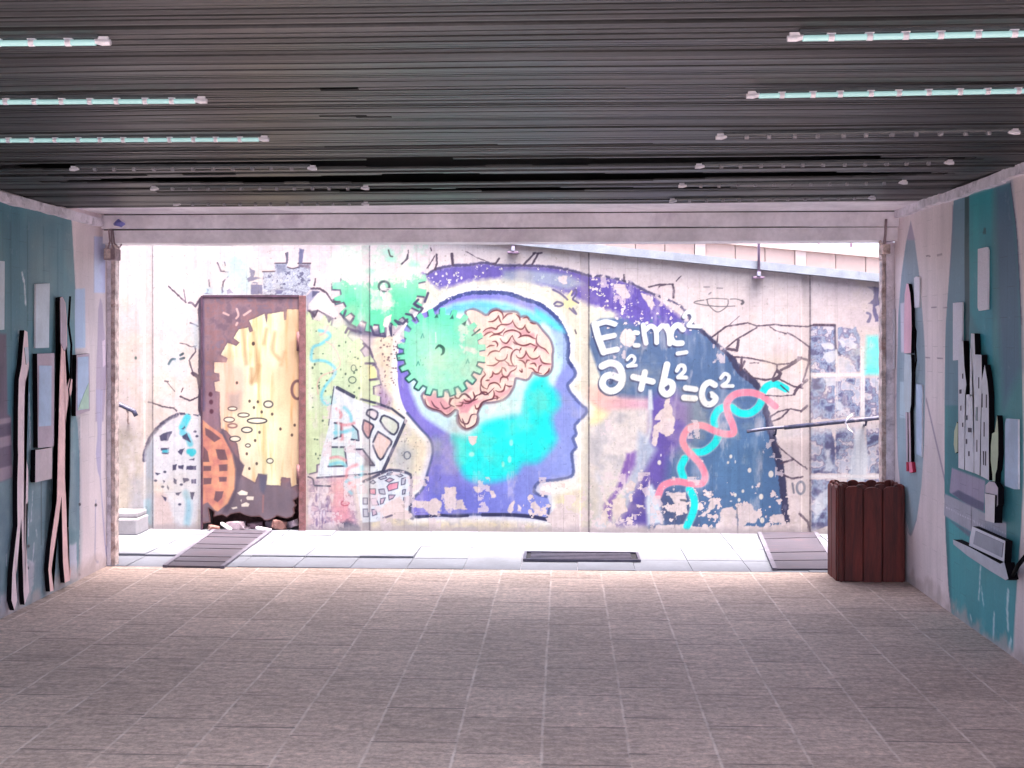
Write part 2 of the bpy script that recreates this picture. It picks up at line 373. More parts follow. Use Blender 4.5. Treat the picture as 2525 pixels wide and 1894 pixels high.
# skull fades
M.poly(P(0, "1086,768 1110,752 1160,742 1210,740 1260,748 1310,766 1345,790 1366,822 1376,860 1380,900 1370,940 1350,975 1310,1000 1250,1030 1200,1050 1180,1080 1130,1080 1080,1050 1040,1020 1020,980 1010,940 1020,850"), (206, 244, 253), 7, sm=3)
M.poly(P(0, "1084,768 1120,750 1180,742 1250,750 1310,770 1340,790 1330,802 1280,790 1200,776 1130,770 1096,780"), grad((104, 196, 242), (96, 226, 250), (1100, 760), (1330, 790), M), 6, .95)
M.poly(P(5, "960,740 1060,790 1200,900 1230,960 1180,960 1060,880 960,800"), (84, 226, 248), 6, .95)
M.poly(P(5, "1130,960 1200,940 1240,1040 1240,1240 1180,1330 1120,1320 1150,1180 1120,1040"), (178, 214, 250), 8, .8)
M.poly(P(4, "1000,100 1060,80 1130,260 1360,380 1500,450 1400,500 1240,430 1060,300"), (190, 226, 250), 10, .9)
M.poly(P(5, "760,1370 1000,1320 1110,1290 1190,1200 1170,1320 1090,1400 860,1480 800,1659 560,1659 700,1560"), (206, 248, 253), 8)
M.poly(P(6, "420,440 520,180 740,120 860,0 1030,0 1060,60 860,300 700,330 480,420"), (196, 246, 253), 9)
CY = P(6, "215,500 350,510 450,440 500,390 700,330 840,310 860,220 900,90 940,0 1040,-60 1060,20 1150,120 1165,220 1100,310 1110,420 1140,520 1100,600 1020,690 960,730 840,745 780,820 700,870 560,905 440,900 340,870 280,780 245,700 240,600")
M.poly(P(5, "880,1500 950,1430 1040,1420 1070,1500 1100,1659 860,1659"), (60, 236, 250), 10)
M.poly(CY, (60, 226, 246), 17, .75, sm=3); M.poly(CY, (0, 240, 246), 11, sm=3)
M.poly(P(6, "800,330 900,300 920,420 820,470"), (60, 246, 252), 10, .6)
for x, y, a, b in ((740, 560, 5, 8), (380, 665, 7, 6), (725, 710, 5, 9), (665, 755, 4, 7)): M.ell(260*0+1060+x*S6, 940+y*S6, a, b, (130, 250, 240), 2)
M.poly(P(6, "350,500 430,500 425,560 390,585 360,560"), (222, 212, 224), 1.2, warp=1.5)
M.poly(P(6, "500,200 600,180 620,230 540,320 500,290"), (222, 226, 236), 3, .8, warp=5, flake=.4)
# ---- brain
BR = np.vstack([P(9, "800,190 900,155 1010,200 1070,240 1130,235 1180,175 1260,150 1350,190 1450,190 1560,200 1610,270 1700,262 1760,330 1860,370 1950,480 2050,600 2095,740 2085,850 2085,1000 2050,1090 1990,1130 1900,1125 1800,1080 1760,1140 1700,1195 1560,1165 1525,1200 1500,1310 1420,1440 1300,1515 1100,1540"),
                P(4, "1640,170 1570,210 1530,290 1535,340 1520,390 1450,430 1400,415 1365,360 1370,270 1330,255 1270,310 1200,270 1130,250 1080,220 1055,170 1050,120 1150,60 1250,100"), P(9, "560,1400 800,1200 950,900 1000,700 900,400")])
M.stroke(np.vstack([BR, BR[:1]]), 12, (120, 96, 124), 2, .8, sm=3)
M.poly(BR, mottle([(248, 224, 216), (240, 208, 204), (246, 216, 206)], 30, 2, PXB), .8, sm=3)
for s in ("1560,910 1640,890 1700,780 1780,890 1900,880 1960,950 2080,965 2080,1000 1920,1000 1880,1100 1850,1060 1900,990 1760,940 1700,960 1660,920", "1600,490 1650,450 1700,440 1740,500 1820,500 1850,600 1760,560 1660,540 1600,560",
          "1060,470 1180,420 1260,440 1180,480 1060,550", "1360,560 1440,470 1560,470 1420,500", "1195,1090 1240,1130 1340,1100 1380,1160 1470,1110 1540,1150 1430,1190 1330,1180 1300,1260 1230,1230 1150,1260 1130,1220 1190,1170",
          "1200,980 1340,940 1450,980 1530,1010 1460,1060 1440,1000 1340,1000 1250,1030", "1800,720 1860,640 1900,700 2010,770 2050,830 1980,780 1880,740", "1230,1390 1400,1360 1490,1310 1430,1420 1300,1490 1200,1500",
          "620,1560 900,1520 1100,1500 940,1590 760,1640 700,1659", "720,1390 830,1310 900,1330 820,1420", "1320,650 1430,650 1500,590 1480,680 1390,720", "1380,380 1500,350 1540,430 1420,420", "1740,720 1660,700 1820,680 1850,720"):
    M.poly(P(9, s), (226, 158, 176), 3, .75)
for s in ("1070,150 1170,95 1240,170 1330,250 1270,300 1120,240", "1370,220 1500,200 1450,290 1380,290", "1340,250 1440,230 1540,180 1500,160 1400,170"): M.poly(P(4, s), (216, 140, 164), 3, .8)
ARC = ["1130,330 1200,322 1260,280 1285,230", "1285,230 1305,300 1330,350", "1130,235 1180,180 1260,155 1330,185 1355,240 1350,300", "1290,405 1320,372 1420,372 1480,345 1505,300", "1500,310 1530,380 1580,430 1640,440 1680,400 1690,370",
  "1685,385 1705,440 1740,490 1765,480", "1350,290 1420,215 1500,205", "1550,215 1600,260 1612,310", "1660,275 1720,262 1745,300", "1760,340 1850,365", "1050,485 1100,440 1180,420 1250,440 1275,400 1310,378", "1190,490 1240,512 1310,500 1350,470 1382,430",
  "1060,545 1120,500 1190,480", "1150,560 1200,530 1270,520 1340,540", "1355,550 1375,495 1440,462 1520,458 1600,492 1625,535 1580,575", "1590,570 1660,540 1740,540 1800,570 1850,590", "1310,580 1340,630 1400,655 1440,620 1470,570 1495,535",
  "1495,535 1520,600 1570,660 1650,690 1720,680 1770,662 1830,690 1880,700", "1872,520 1858,600 1870,660 1920,710 1990,745 2045,810", "1190,630 1240,628 1272,670 1260,712", "1110,722 1160,690 1225,690", "1300,780 1330,735 1400,710 1470,728 1500,750", "1505,630 1540,660 1600,680",
  "1120,850 1160,795 1230,770 1300,780", "1420,820 1410,870 1370,910 1300,922 1250,900 1235,870", "1380,920 1430,960 1450,990 1520,1000", "1610,805 1600,762 1550,750 1500,790 1475,860 1480,930 1520,1000 1560,990", "1630,720 1608,765",
  "1550,830 1580,872 1640,880 1690,830 1700,770", "1700,770 1740,850 1800,892 1870,880 1912,840", "1820,780 1850,730 1880,700", "1910,850 1930,920 1980,960 2080,970", "1590,910 1650,925 1690,970 1692,1020", "1700,960 1720,915 1760,912", "1760,970 1830,960 1860,1010",
  "1740,1030 1800,1040 1850,1090 1940,1115", "1890,1090 1905,1010 1940,985", "1600,1060 1640,1090 1640,1040", "1980,1130 2040,1080 2055,1030", "1110,990 1200,992 1250,970 1300,932", "1195,1080 1230,1120 1290,1110 1330,1060 1340,1020", "1340,1020 1380,1040 1402,1085",
  "1200,1090 1190,1150 1150,1182", "1340,1060 1340,1120 1380,1165 1430,1152 1470,1090 1540,1050 1565,1000", "1060,1080 1085,1130 1040,1180 1020,1240 1040,1310 1112,1350", "1090,1220 1150,1212", "1310,1250 1320,1190 1360,1162 1420,1180 1430,1220",
  "1120,1345 1150,1275 1230,1252 1290,1280 1322,1335", "1240,1370 1300,1392 1360,1370 1380,1310 1390,1270", "1400,1290 1450,1310 1492,1300", "990,1442 1030,1400 1100,1400 1132,1442", "1212,1370 1220,1440 1190,1500 1120,1520", "900,1390 922,1460 912,1500",
  "685,1485 730,1432 790,1432 832,1480", "760,1500 800,1535 880,1530 970,1495", "550,1560 570,1500 615,1485", "620,1420 640,1480 695,1492", "750,1540 720,1600 640,1600", "930,1590 950,1650 1005,1620 1050,1540", "1260,1510 1270,1470 1230,1450"]
for s in ARC: M.stroke(P(9, s), 4.4, (112, 46, 58), .8, .95, taper=True)
for s in ("1370,310 1392,370 1450,385 1482,310 1530,300", "1120,180 1150,230 1190,250", "1200,190 1240,250 1300,225", "1290,150 1285,210 1330,232", "1380,150 1420,112 1470,150 1482,175", "1370,190 1450,202 1500,170 1532,130 1600,112",
          "1565,30 1570,90 1620,122 1690,60", "1060,160 1080,220 1130,250 1200,270 1262,308 1335,255", "1366,300 1372,370 1405,415 1450,432 1518,392 1535,330", "1540,290 1570,205 1640,170 1740,150", "1400,340 1430,420"): M.stroke(P(4, s), 4.2, (94, 48, 70), .8, .92, taper=True)
# ---- gears
def gear(cx, cy, ri, ro, n, ph, a0=0, a1=360, lean=0.0):
    out = []
    for k in range(n):
        th = a0 + (a1-a0)*(k+ph)/n; d = (a1-a0)/n
        for f, r in ((0, ri), (.08, ro), (.5, ro*1.01), (.58+lean, ri)):
            t = math.radians(th + f*d); out.append((cx + r*math.cos(t), cy + r*math.sin(t)))
    return np.array(out)
G2 = gear(936, 704, 96, 116, 19, .2)
M.poly(G2 + [[-3, 4]], (62, 66, 100), 1.5, .9)
M.poly(G2, grad((190, 222, 202), (96, 222, 176), (936, 640), (936, 740), M), 1.3)
M.poly(P(3, "200,60 1100,60 1100,420 820,500 600,500 430,540 300,470 180,520"), mottle([(233, 217, 224), (233, 217, 224), (206, 226, 216), (236, 222, 226)], 26, 19, PXB), 5, .96, warp=18, seed=9)
M.poly(P(3, "560,560 740,560 800,700 700,780 580,740"), mottle([(232, 216, 218), (206, 222, 210), (150, 228, 200)], 16, 33, PXB), 4, .8, warp=10)
M.poly(P(3, "690,830 760,790 750,850 730,900 745,980 700,1000 700,920 680,890"), BASE, 1.2, warp=2)
for x, y in ((730, 230), (745, 290), (560, 400), (960, 340)): M.ell(760+x*S6, 560+y*S6, 13, 8, (150, 234, 206), 6, .7)
M.ell(947, 706, 13, 12, (60, 84, 92), 1.5, ring=6); M.ell(944, 709, 7, 7, (226, 222, 228), 1.5)
M.stroke(P(3, "730,210 745,260 765,268"), 4, (96, 92, 96)); M.stroke(P(3, "850,335 890,295 905,250"), 4, (86, 84, 100))
for a in ("340,760 320,820 380,880", "330,950 440,940 480,960", "410,830 380,880", "570,905 600,980 700,995 705,920", "745,920 760,985 840,900 790,850 860,880 900,840", "890,790 940,800 970,850", "970,700 1040,740 1000,800", "1090,600 1060,680", "1000,660 960,700 1000,730"): M.stroke(P(3, a), 6, (66, 62, 104), 1.2, .9, sm=0)
G1 = gear(1089, 868, 93, 109, 22, .3)
M.poly(G1 + [[-2.5, 3.5]], (40, 74, 110), 1.2)
M.stroke(np.vstack([G1[4*k:4*k+4] for k in range(1, 11)]), 5, (34, 78, 100), 1, .9, sm=0)
M.poly(G1, grad((96, 224, 186), (146, 234, 206), (1060, 790), (1090, 930), M), 1.0)
M.stroke(G1[2:44]+[[-.6, 1.0]], 3.4, (30, 84, 92), .9, .9, sm=0, warp=.8)
M.poly(P(3, "900,960 1150,900 1400,1250 1380,1480 1150,1480 950,1250"), (154, 234, 206), 26, .8)
M.poly(P(3, "1370,900 1440,860 1470,960 1400,1060 1380,1040"), (206, 220, 214), 3, .8, warp=6, flake=.35)
M.poly(P(3, "1380,1080 1520,1100 1530,1150 1420,1140"), (222, 222, 222), 3, .8, warp=6)
M.stroke(P(3, "1158,1105 1190,1078 1226,1100 1228,1140 1210,1162"), 8, (24, 84, 76), 1, sm=5, taper=True)
for x, y in ((1165, 815), (1305, 825)): M.poly(P(3, f"{x-20},{y+10} {x+18},{y+10} {x+8},{y-30}"), (40, 110, 104), 1)
M.poly(P(3, "1395,880 1440,850 1425,900"), (24, 72, 76), 1.4); M.stroke(P(3, "1490,985 1560,930"), 4, (30, 84, 86), .8, sm=0)
for x, y in ((1040, 990), (1450, 1220), (1000, 1240)): M.stroke(P(3, f"{x-15},{y+20} {x},{y-20} {x+12},{y+15}"), 2.4, (40, 140, 130), .8, .7, sm=0)
M.stroke(P(3, "1158,960 1162,1050"), 3, (196, 236, 224), .8)
# yellow gear (its half on the wall)
G3 = gear(737, 968, 183, 200, 24, .1)
M.poly(np.array([q for q in G3 if q[0] > 700]) + [[4, 2]], (92, 78, 116), 1.6, .85)
M.poly(np.array([q for q in G3 if q[0] > 700]), grad((214, 234, 190), (208, 226, 188), (760, 800), (900, 1000), M), 1.3)
M.poly(P(3, "20,880 340,860 430,1000 420,1500 300,1659 20,1659"), (204, 228, 196), 22, .7)
M.poly(P(3, "1,1180 30,1180 30,1659 1,1659"), (234, 240, 236), 6, .8)
M.poly(P(3, "540,1250 600,1270 630,1340 580,1400 545,1380"), (240, 238, 170), 3)
for s in ("500,1060 560,1110 585,1180", "520,1240 600,1240 635,1300 640,1380 560,1390", "340,960 360,920 440,950"): M.stroke(P(3, s), 6, (92, 80, 118), 1.4, .9, sm=0)
M.poly(P(3, "0,750 60,760 90,745 230,830 190,870 150,800 90,770 60,820 30,820 10,770"), (90, 84, 110), 1.5, .85, warp=2)
M.ell(872, 908, 6, 8, (86, 110, 104), .8, ring=2.2); M.ell(869, 937, 9, 8, (86, 110, 104), .8, ring=2.6)
rn = random.Random(5)
for k in range(70):
    a, r = rn.uniform(-1.3, 1.35), rn.uniform(30, 176); x, y = 737+r*math.cos(a), 968+r*math.sin(a)
    if x > 766: M.ell(x, y, rn.uniform(1.2, 3), rn.uniform(1.2, 3.6), (66, 92, 84), .8, .85)
for k in range(60):
    x, y = rn.uniform(936, 985), rn.uniform(830, 1010); M.ell(x, y, rn.uniform(1, 3.2), rn.uniform(1, 3.2), (116, 88, 104), .9, .8)
for k in range(26):
    x, y = rn.uniform(985, 1040), rn.uniform(1080, 1200); M.ell(x, y, rn.uniform(.8, 2), rn.uniform(.8, 2), (110, 110, 120), .9, .7)
M.ell(1004, 1123, 8, 9, (104, 112, 136), 1, ring=3)
# sprayed squiggles
M.stroke(P(3, "100,940 180,960 195,1000 120,1060 50,1090 30,1150 35,1215 100,1212 170,1225 240,1280 235,1350 160,1440 120,1530 150,1600 240,1620 350,1640"), 7, (112, 212, 242), 2.4, .85)
M.stroke(P(3, "160,1040 230,1085 280,1180 288,1260 230,1310 130,1350 85,1420 90,1520"), 3, (238, 190, 190), 1.2, .8)
M.stroke(P(3, "110,980 150,960 180,900"), 5, (240, 170, 180), 2, .6)
# ---- wire cone and cube
M.poly(P(4, "235,40 300,60 440,170 870,340 885,380 760,640 680,815 560,850 80,880 130,620 190,400 220,160"), (226, 236, 251), 1.6)
M.poly(P(4, "100,150 230,120 260,200 120,230"), (170, 226, 240), 3, .4)
for s, wd in (("265,60 415,140", 9), ("480,165 620,200 760,250 870,335", 6), ("885,360 760,640 680,815", 8), ("690,815 560,845 380,860 80,880", 5), ("235,50 215,180 185,400", 2.5)): M.stroke(P(4, s), wd, NV, 1, .9, sm=0)
def cell(T, s, col, wd=5):
    q = P(T, s); M.poly(q, col, 1, sm=3); M.stroke(np.vstack([q, q[:1]]), wd, NV, .9, .92, sm=3)
for s, c in (("540,265 585,258 632,290 610,348 560,325 528,300", (222, 214, 226)), ("655,360 690,312 818,385 782,486 700,430", (212, 222, 216)), ("505,355 590,400 575,450 543,520 492,440", (226, 170, 176)),
             ("635,460 700,500 758,550 720,620 655,716 590,590 600,530", (228, 200, 196))): cell(4, s, c, 5)
for s, c in (("240,380 300,385 298,500 235,525", (170, 220, 236)), ("400,400 450,450 460,540 392,530", (178, 216, 234)), ("215,600 330,600 350,772 182,775", (196, 228, 216)), ("420,620 490,620 600,765 560,765", (206, 192, 214))):
    M.poly(P(4, s), c, 1); M.stroke(P(4, s), 4.5, NV, .9, .9, sm=0)
M.poly(P(4, "520,660 600,740 600,775 500,775"), (98, 90, 110), 4, .6)
for s in ("270,380 340,400 420,380", "300,400 310,520 290,540", "200,700 270,690 340,720", "260,250 300,300 290,330"): M.stroke(P(4, s), 7, (236, 140, 156), 2.4, .7)
for s in ("240,470 330,460 400,440", "200,760 290,740 340,770", "330,240 380,300 390,360"): M.stroke(P(4, s), 8, (120, 214, 240), 2.4, .8)
for s in ("270,200 280,600", "350,500 390,760", "300,110 470,330", "190,540 600,570", "330,120 500,520"): M.stroke(P(4, s), 5, (240, 244, 252), 1.8, .8, sm=0)
M.poly(P(4, "0,900 210,880 330,900 400,1000 450,1280 480,1370 0,1370"), mottle([(214, 186, 206), (160, 140, 176), (226, 206, 220), (190, 170, 196)], 18, 21, PXB), 6)
M.poly(P(4, "220,890 340,880 370,1050 400,1280 250,1320 200,1100"), (236, 152, 172), 12, .75)
M.ell(760+335*S6, 940+1110*S6, 10, 6, (196, 90, 120), 1, ring=3)
for k in range(40):
    x, y = rn.uniform(0, 240), rn.uniform(960, 1340); M.ell(760+x*S6, 940+y*S6, rn.uniform(1, 4), rn.uniform(3, 12), (224, 216, 236) if k % 3 else (120, 100, 150), 1.4, .7)
M.stroke(P(4, "60,950 200,955"), 4, NV); M.stroke(P(4, "0,870 40,890 50,940"), 4, (96, 90, 120))
M.poly(P(4, "260,1320 350,1265 460,1320 480,1372 200,1372"), (66, 70, 104), 5, .85, warp=4)
M.poly(P(4, "480,1275 570,1275 570,1372 480,1372"), (120, 116, 140), 4, .6)
M.poly(P(4, "430,930 600,890 740,815 900,835 935,900 925,1180 880,1170 740,1150 680,1270 490,1290 470,1150"), (216, 226, 247), 2)
M.stroke(P(4, "500,915 600,870 740,808 900,835 938,900 922,1200 950,1250"), 7, (62, 66, 104), 1.4, .9, sm=2)
CB = [("635,880 700,860 712,880 660,895", 0), ("720,838 765,832 750,852 712,855", 0), ("795,852 835,842 862,860 830,872", 0), ("700,905 740,880 780,895 735,920", 1), ("850,885 885,878 880,935 845,945", 0), ("715,960 735,935 818,918 812,975 730,1000", 2),
      ("560,920 590,900 612,920 590,935", 0), ("555,980 610,978 612,1030 560,1025", 2), ("640,985 690,980 700,1030 650,1025", 0), ("858,990 885,985 878,1025 855,1030", 0), ("565,1070 615,1065 640,1125 580,1130", 1), ("495,1065 535,1065 535,1120 495,1120", 0), ("730,1035 790,1035 770,1065 735,1080", 1),
      ("495,1165 540,1165 545,1235 500,1235", 0), ("578,1165 615,1170 625,1210 585,1225", 1), ("868,1060 885,1060 880,1100 865,1105", 0), ("655,1070 700,1060 680,1110 655,1120", 1)]
for s, k in CB:
    q = P(4, s); M.poly(q, ((186, 190, 216), (206, 178, 206), (234, 150, 182))[k], .9); M.stroke(np.vstack([q, q[:1]]), 2.6, (74, 74, 112), .7, .85, sm=0)
M.poly(P(4, "690,1120 740,1100 830,1040 870,1100 880,1160 960,1230 930,1250 830,1260 700,1240 640,1180"), (226, 208, 214), 2, warp=4)
M.stroke(P(4, "680,1248 760,1220"), 5, (84, 76, 110)); M.poly(P(4, "640,1260 760,1230 780,1340 660,1360"), (188, 178, 190), 6, .6)
M.stroke(P(4, "440,760 360,800 350,870 380,930 420,960"), 8, (240, 150, 165), 3, .7); M.stroke(P(4, "490,780 480,860 360,900 340,960 390,1020"), 8, (130, 210, 240), 3, .8)
# ---- flakes fallen off the foot of the head and the night
for T, s in ((6, "135,970 240,960 238,1160 142,1165 130,1060"), (6, "250,1085 290,1080 345,1170 240,1160"), (6, "0,1080 60,1065 112,1100 95,1180 20,1200 0,1195"), (4, "940,1110 980,1085 1080,1095 1210,1090 1200,1150 1170,1160 1180,1230 1080,1200 1060,1160 960,1150"),
             (6, "400,960 460,965 450,1000 420,1020"), (6, "540,1000 580,990 600,1050 560,1060"), (6, "720,1130 770,1085 760,1150 750,1200 710,1190"), (6, "800,1120 835,1150 830,1200 800,1185"), (6, "920,1110 960,1090 1000,1150 990,1210 960,1190 920,1150"), (6, "1060,1250 1140,1150 1200,1100 1250,1180 1370,1210 1380,1370 1130,1360"),
             (6, "1660,1080 1720,1060 1780,1070 1790,1180 1740,1200 1700,1290 1660,1200"), (6, "1780,950 1830,905 1865,930 1860,990 1790,1020"), (8, "180,1020 330,1010 350,1200 210,1190 160,1180 230,1110"), (8, "650,1180 700,1150 760,1140 800,1180 800,1360 640,1350"), (8, "810,1130 930,1110 1000,1240 960,1290 880,1290 840,1360 810,1350"),
             (8, "1100,1240 1130,1210 1220,1210 1240,1290 1110,1290"), (8, "180,130 215,280 240,380 220,480 150,500 95,465 60,600 30,560 40,420 100,360 45,350 90,285 135,250 150,185"), (8, "560,1090 600,1080 605,1140 500,1230 450,1230 540,1160"), (5, "1670,520 1760,520 1810,590 1820,640 1760,650 1700,600"), (5, "1920,600 2000,620 2040,700 2020,770 1940,640"),
             (5, "2080,560 2200,540 2212,640 2100,660"), (5, "1170,440 1250,450 1245,510 1200,520 1175,480"), (8, "580,1370 700,1300 1000,1330 1260,1290 1400,1300 1450,1360 1450,1400 560,1400"), (8, "60,1310 300,1300 560,1340 560,1400 40,1400")):
    M.poly(P(T, s), mottle([(232, 216, 222), (220, 204, 212)], 12, 6, PXB), 1, .96, warp=3.5, seed=hash(s) % 97 if False else len(s))
fl = (vnoise(X_, Z_, 0.055, 77, 4, 0.6) > 0.66 - 0.10*np.clip((0.38-Z_)/0.3, -0.4, 1)) & (X_ > -0.35) & (X_ < 1.9)
M.A[fl & (Z_ < 0.42)] = rgb(228, 212, 220)
fl2 = (vnoise(X_, Z_, 0.04, 91, 3, 0.6) > 0.70) & (X_ > 0.2) & (X_ < 1.1) & (Z_ > 1.6) & (Z_ < 2.15); M.A[fl2] = rgb(232, 218, 226)
for k in range(46):
    x, y = rn.choice([(rn.uniform(1500, 1680), rn.uniform(700, 800)), (rn.uniform(1620, 1900), rn.uniform(1120, 1290)), (rn.uniform(1540, 1640), rn.uniform(1120, 1290)), (rn.uniform(1060, 1140), rn.uniform(670, 705))]); M.ell(x, y, rn.uniform(1.2, 3.6), rn.uniform(1.2, 4), (232, 226, 236), .8)
for x, y, r in ((745, 685, 4), (720, 740, 3), (915, 810, 5), (1110, 845, 7), (1020, 1050, 6), (820, 1080, 4), (855, 1000, 3.6), (785, 1035, 4), (1030, 1265, 6), (95, 740, 5)): M.ell(1600+x*S6, 940+y*S6, r*.9, r*1.2, (232, 226, 226), 1)
M.stroke(P(8, "800,1150 808,1395"), 3, (120, 118, 140), 1, .8, sm=0); M.stroke(P(8, "230,1200 235,1330"), 2, (110, 108, 140), 1, .8, sm=0)
M.poly(P(8, "280,1070 340,1075 335,1095 285,1090"), (84, 88, 110), 1, .8)
# small yellow fairy-like doodle as plain strokes
M.poly(P(5, "1210,690 1240,640 1290,570 1300,590 1265,640 1340,680 1350,700 1290,720 1340,790 1270,760 1230,730"), (240, 232, 180), 1.5)
for s in ("1120,570 1180,600 1230,640 1250,660", "1290,620 1320,570 1335,600 1300,650", "1130,700 1160,680 1210,700 1180,720 1140,715", "1270,740 1330,790 1300,740", "1300,660 1350,690"): M.stroke(P(5, s), 5, (92, 84, 140), 1, .9)
# ---- formulas
W_ = (232, 241, 252)
FO = [(5, "1500,885 1530,1000 1580,1135", 17), (5, "1520,885 1600,862 1680,882", 13), (5, "1560,1010 1675,985", 13), (5, "1585,1135 1700,1112", 14), (5, "1865,958 1890,962", 11), (5, "1865,1075 1895,1075", 11),
      (5, "1940,890 1950,980 1965,1055", 12), (5, "1955,940 2010,900 2055,940 2062,1050", 12), (5, "2070,940 2120,895 2165,940", 12), (7, "165,900 185,980 190,1060", 13), (7, "310,930 265,890 215,930 200,1000 235,1052 300,1055", 14), (7, "320,815 345,775 390,780 405,830 360,890", 10), (7, "360,898 470,905", 9),
      (5, "1565,1265 1640,1235 1715,1262 1750,1350 1738,1430 1690,1480 1625,1488 1572,1440 1582,1375 1640,1345 1715,1370", 17), (5, "1795,1205 1830,1170 1862,1190 1850,1230 1800,1262", 8), (5, "1800,1265 1875,1258", 8),
      (5, "1850,1362 2025,1405", 15), (5, "1955,1320 1920,1470", 15), (7, "165,1250 135,1390 118,1480 160,1520 208,1490 215,1430 175,1405 130,1430", 16), (7, "255,1305 280,1262 318,1265 322,1310 270,1362", 10), (7, "265,1366 338,1368", 10),
      (7, "335,1462 425,1475", 14), (7, "320,1550 420,1558", 15), (7, "600,1435 550,1412 500,1450 482,1530 512,1600 568,1608 608,1560 570,1520", 15), (7, "655,1372 690,1335 728,1355 715,1405 668,1440", 9), (7, "675,1445 762,1445", 9), (7, "262,1150 340,1138", 10)]
for T, s, wd in FO: M.stroke(P(T, s)+[[-2.5, 3.5]], wd*1.1, (50, 58, 104), 1.4, .85)
M.ell(1060+1800*S6, 560+1005*S6, 19, 22, (234, 216, 220), 1.4, warp=4)
for T, s, wd in FO: M.stroke(P(T, s), wd, W_, 1)
M.ell(1060+1640*S6, 560+1415*S6, 6, 4.6, (60, 74, 120), 1); M.ell(1600+165*S6, 560+1462*S6, 6, 3.2, (60, 74, 120), 1); M.ell(1600+545*S6, 560+1530*S6, 4, 8, (60, 74, 120), 1)
# ---- double helix
for s in ("370,985 412,1080 402,1190 345,1320", "315,875 290,790 325,705", "405,645 500,640 590,575 630,505", "600,405 592,340 630,265 690,235", "755,240 830,290 920,290 990,240 1025,180", "1035,105 1070,50 1150,25 1245,70"):
    M.stroke(P(8, s), 22, (214, 246, 250), 2, .5); M.stroke(P(8, s), 17, (0, 236, 244), 1.4)
HX = P(8, "85,1040 130,950 250,912 380,932 480,930 512,860 470,760 400,680 330,600 310,520 370,425 480,402 600,452 690,480 768,470 762,400 722,300 710,200 780,122 900,102 1000,122 1080,170 1150,230")
M.stroke(HX, 19, (252, 206, 222), 2.4, .55); M.stroke(HX, 15.5, (247, 138, 172), 1.4)
# ---- cracks
CR = [(7, "580,995 700,905 830,882 900,870 980,900 1060,895 1150,885 1200,895 1450,905 1500,890 1690,900", 4), (7, "700,1100 800,1020 980,915", 4), (7, "620,1060 630,960", 3), (7, "815,1030 800,1120 710,1108", 7), (7, "1100,905 1150,940 1250,970", 3), (7, "1260,962 1320,990 1400,1045 1470,1095", 4),
      (7, "770,1180 900,1190 1060,1220 1170,1250 1280,1240 1380,1185", 4), (7, "1360,1185 1460,1212", 6), (7, "1390,1190 1280,1260 1205,1298", 7), (7, "845,1185 835,1300 870,1220", 6), (7, "1165,1250 1165,1300 1120,1380", 4), (7, "1170,1310 1195,1330 1180,1370 1130,1390", 9), (7, "1190,1385 1320,1450 1400,1465", 4),
      (7, "1465,1100 1455,1240 1390,1450", 5), (7, "1320,1520 1345,1470 1440,1390", 7), (7, "1060,1530 1200,1538 1320,1525", 3), (7, "870,1290 940,1370 1060,1390 1130,1380", 5), (7, "580,1000 730,890 820,812", 2), (7, "1200,1440 1270,1500", 4), (7, "920,1235 1000,1235", 2),
      (8, "1100,325 1180,275 1290,252 1390,272", 4), (8, "1385,275 1440,228", 7), (8, "1105,372 1200,335 1270,265", 4), (8, "1155,570 1230,640 1310,705 1410,780", 3.6), (8, "1200,745 1310,712", 5), (8, "1205,845 1300,885 1400,870", 5), (8, "1370,1205 1450,1285 1460,1370", 6), (8, "1420,780 1440,800", 4),
      (5, "45,385 65,330 60,250", 5), (5, "210,350 205,240", 5), (5, "330,222 430,280 520,312", 2), (5, "575,335 600,330 630,285", 5), (5, "850,345 950,240", 5), (5, "930,340 985,240", 5), (5, "940,238 1020,236", 4), (5, "1765,495 1765,430", 4), (7, "0,545 100,522 220,520", 4), (7, "80,565 100,535 150,525", 3), (7, "215,525 228,580 222,640", 5), (7, "250,490 292,445", 3),
      (3, "1080,375 1130,300 1150,260", 3), (3, "1300,240 1310,340", 5), (3, "910,210 905,290 850,335", 3), (5, "5,190 15,215", 3), (3, "1095,375 1110,190", 0.1),
      (1, "575,540 650,610 730,685", 4), (1, "712,570 730,680", 3), (1, "760,688 785,688 815,722 860,655", 6), (1, "770,872 810,885 845,905", 4), (1, "675,1055 730,1065 780,1090 830,1078", 3), (1, "815,1090 820,1130 760,1210 790,1310 800,1350", 4), (1, "795,1330 840,1360 855,1420 870,1500", 10), (1, "680,1540 770,1580 870,1530", 4), (1, "690,1500 705,1465", 3),
      (2, "385,190 450,205 520,232 620,245 645,270", 4), (1, "560,1410 630,1495", 2), (1, "872,650 858,760 865,900 868,1060 862,1300 868,1500 862,1659", 11), (2, "862,0 858,200 866,300", 9), (1, "1020,325 1050,400 1115,410", 4), (1, "1120,450 1070,500 1060,590", 4), (1, "1085,320 1090,350", 3), (1, "940,480 945,540", 3), (1, "1910,470 1900,530", 4),
      (1, "1870,560 1950,560 2010,600 2060,680 2130,680", 6), (1, "1840,760 1890,790 1900,820 1930,750 2090,830", 4), (7, "1240,240 1300,238", 0.1), (5, "1320,935 1330,970", 3)]
for T, s, wd in CR: M.stroke(P(T, s), wd, DK, .8, .93, sm=0, warp=1.2, seed=len(s))
for s in ("540,1400 570,1405", "1640,240 1655,300", ): M.stroke(P(1, s), 4, DK, .8, .9)
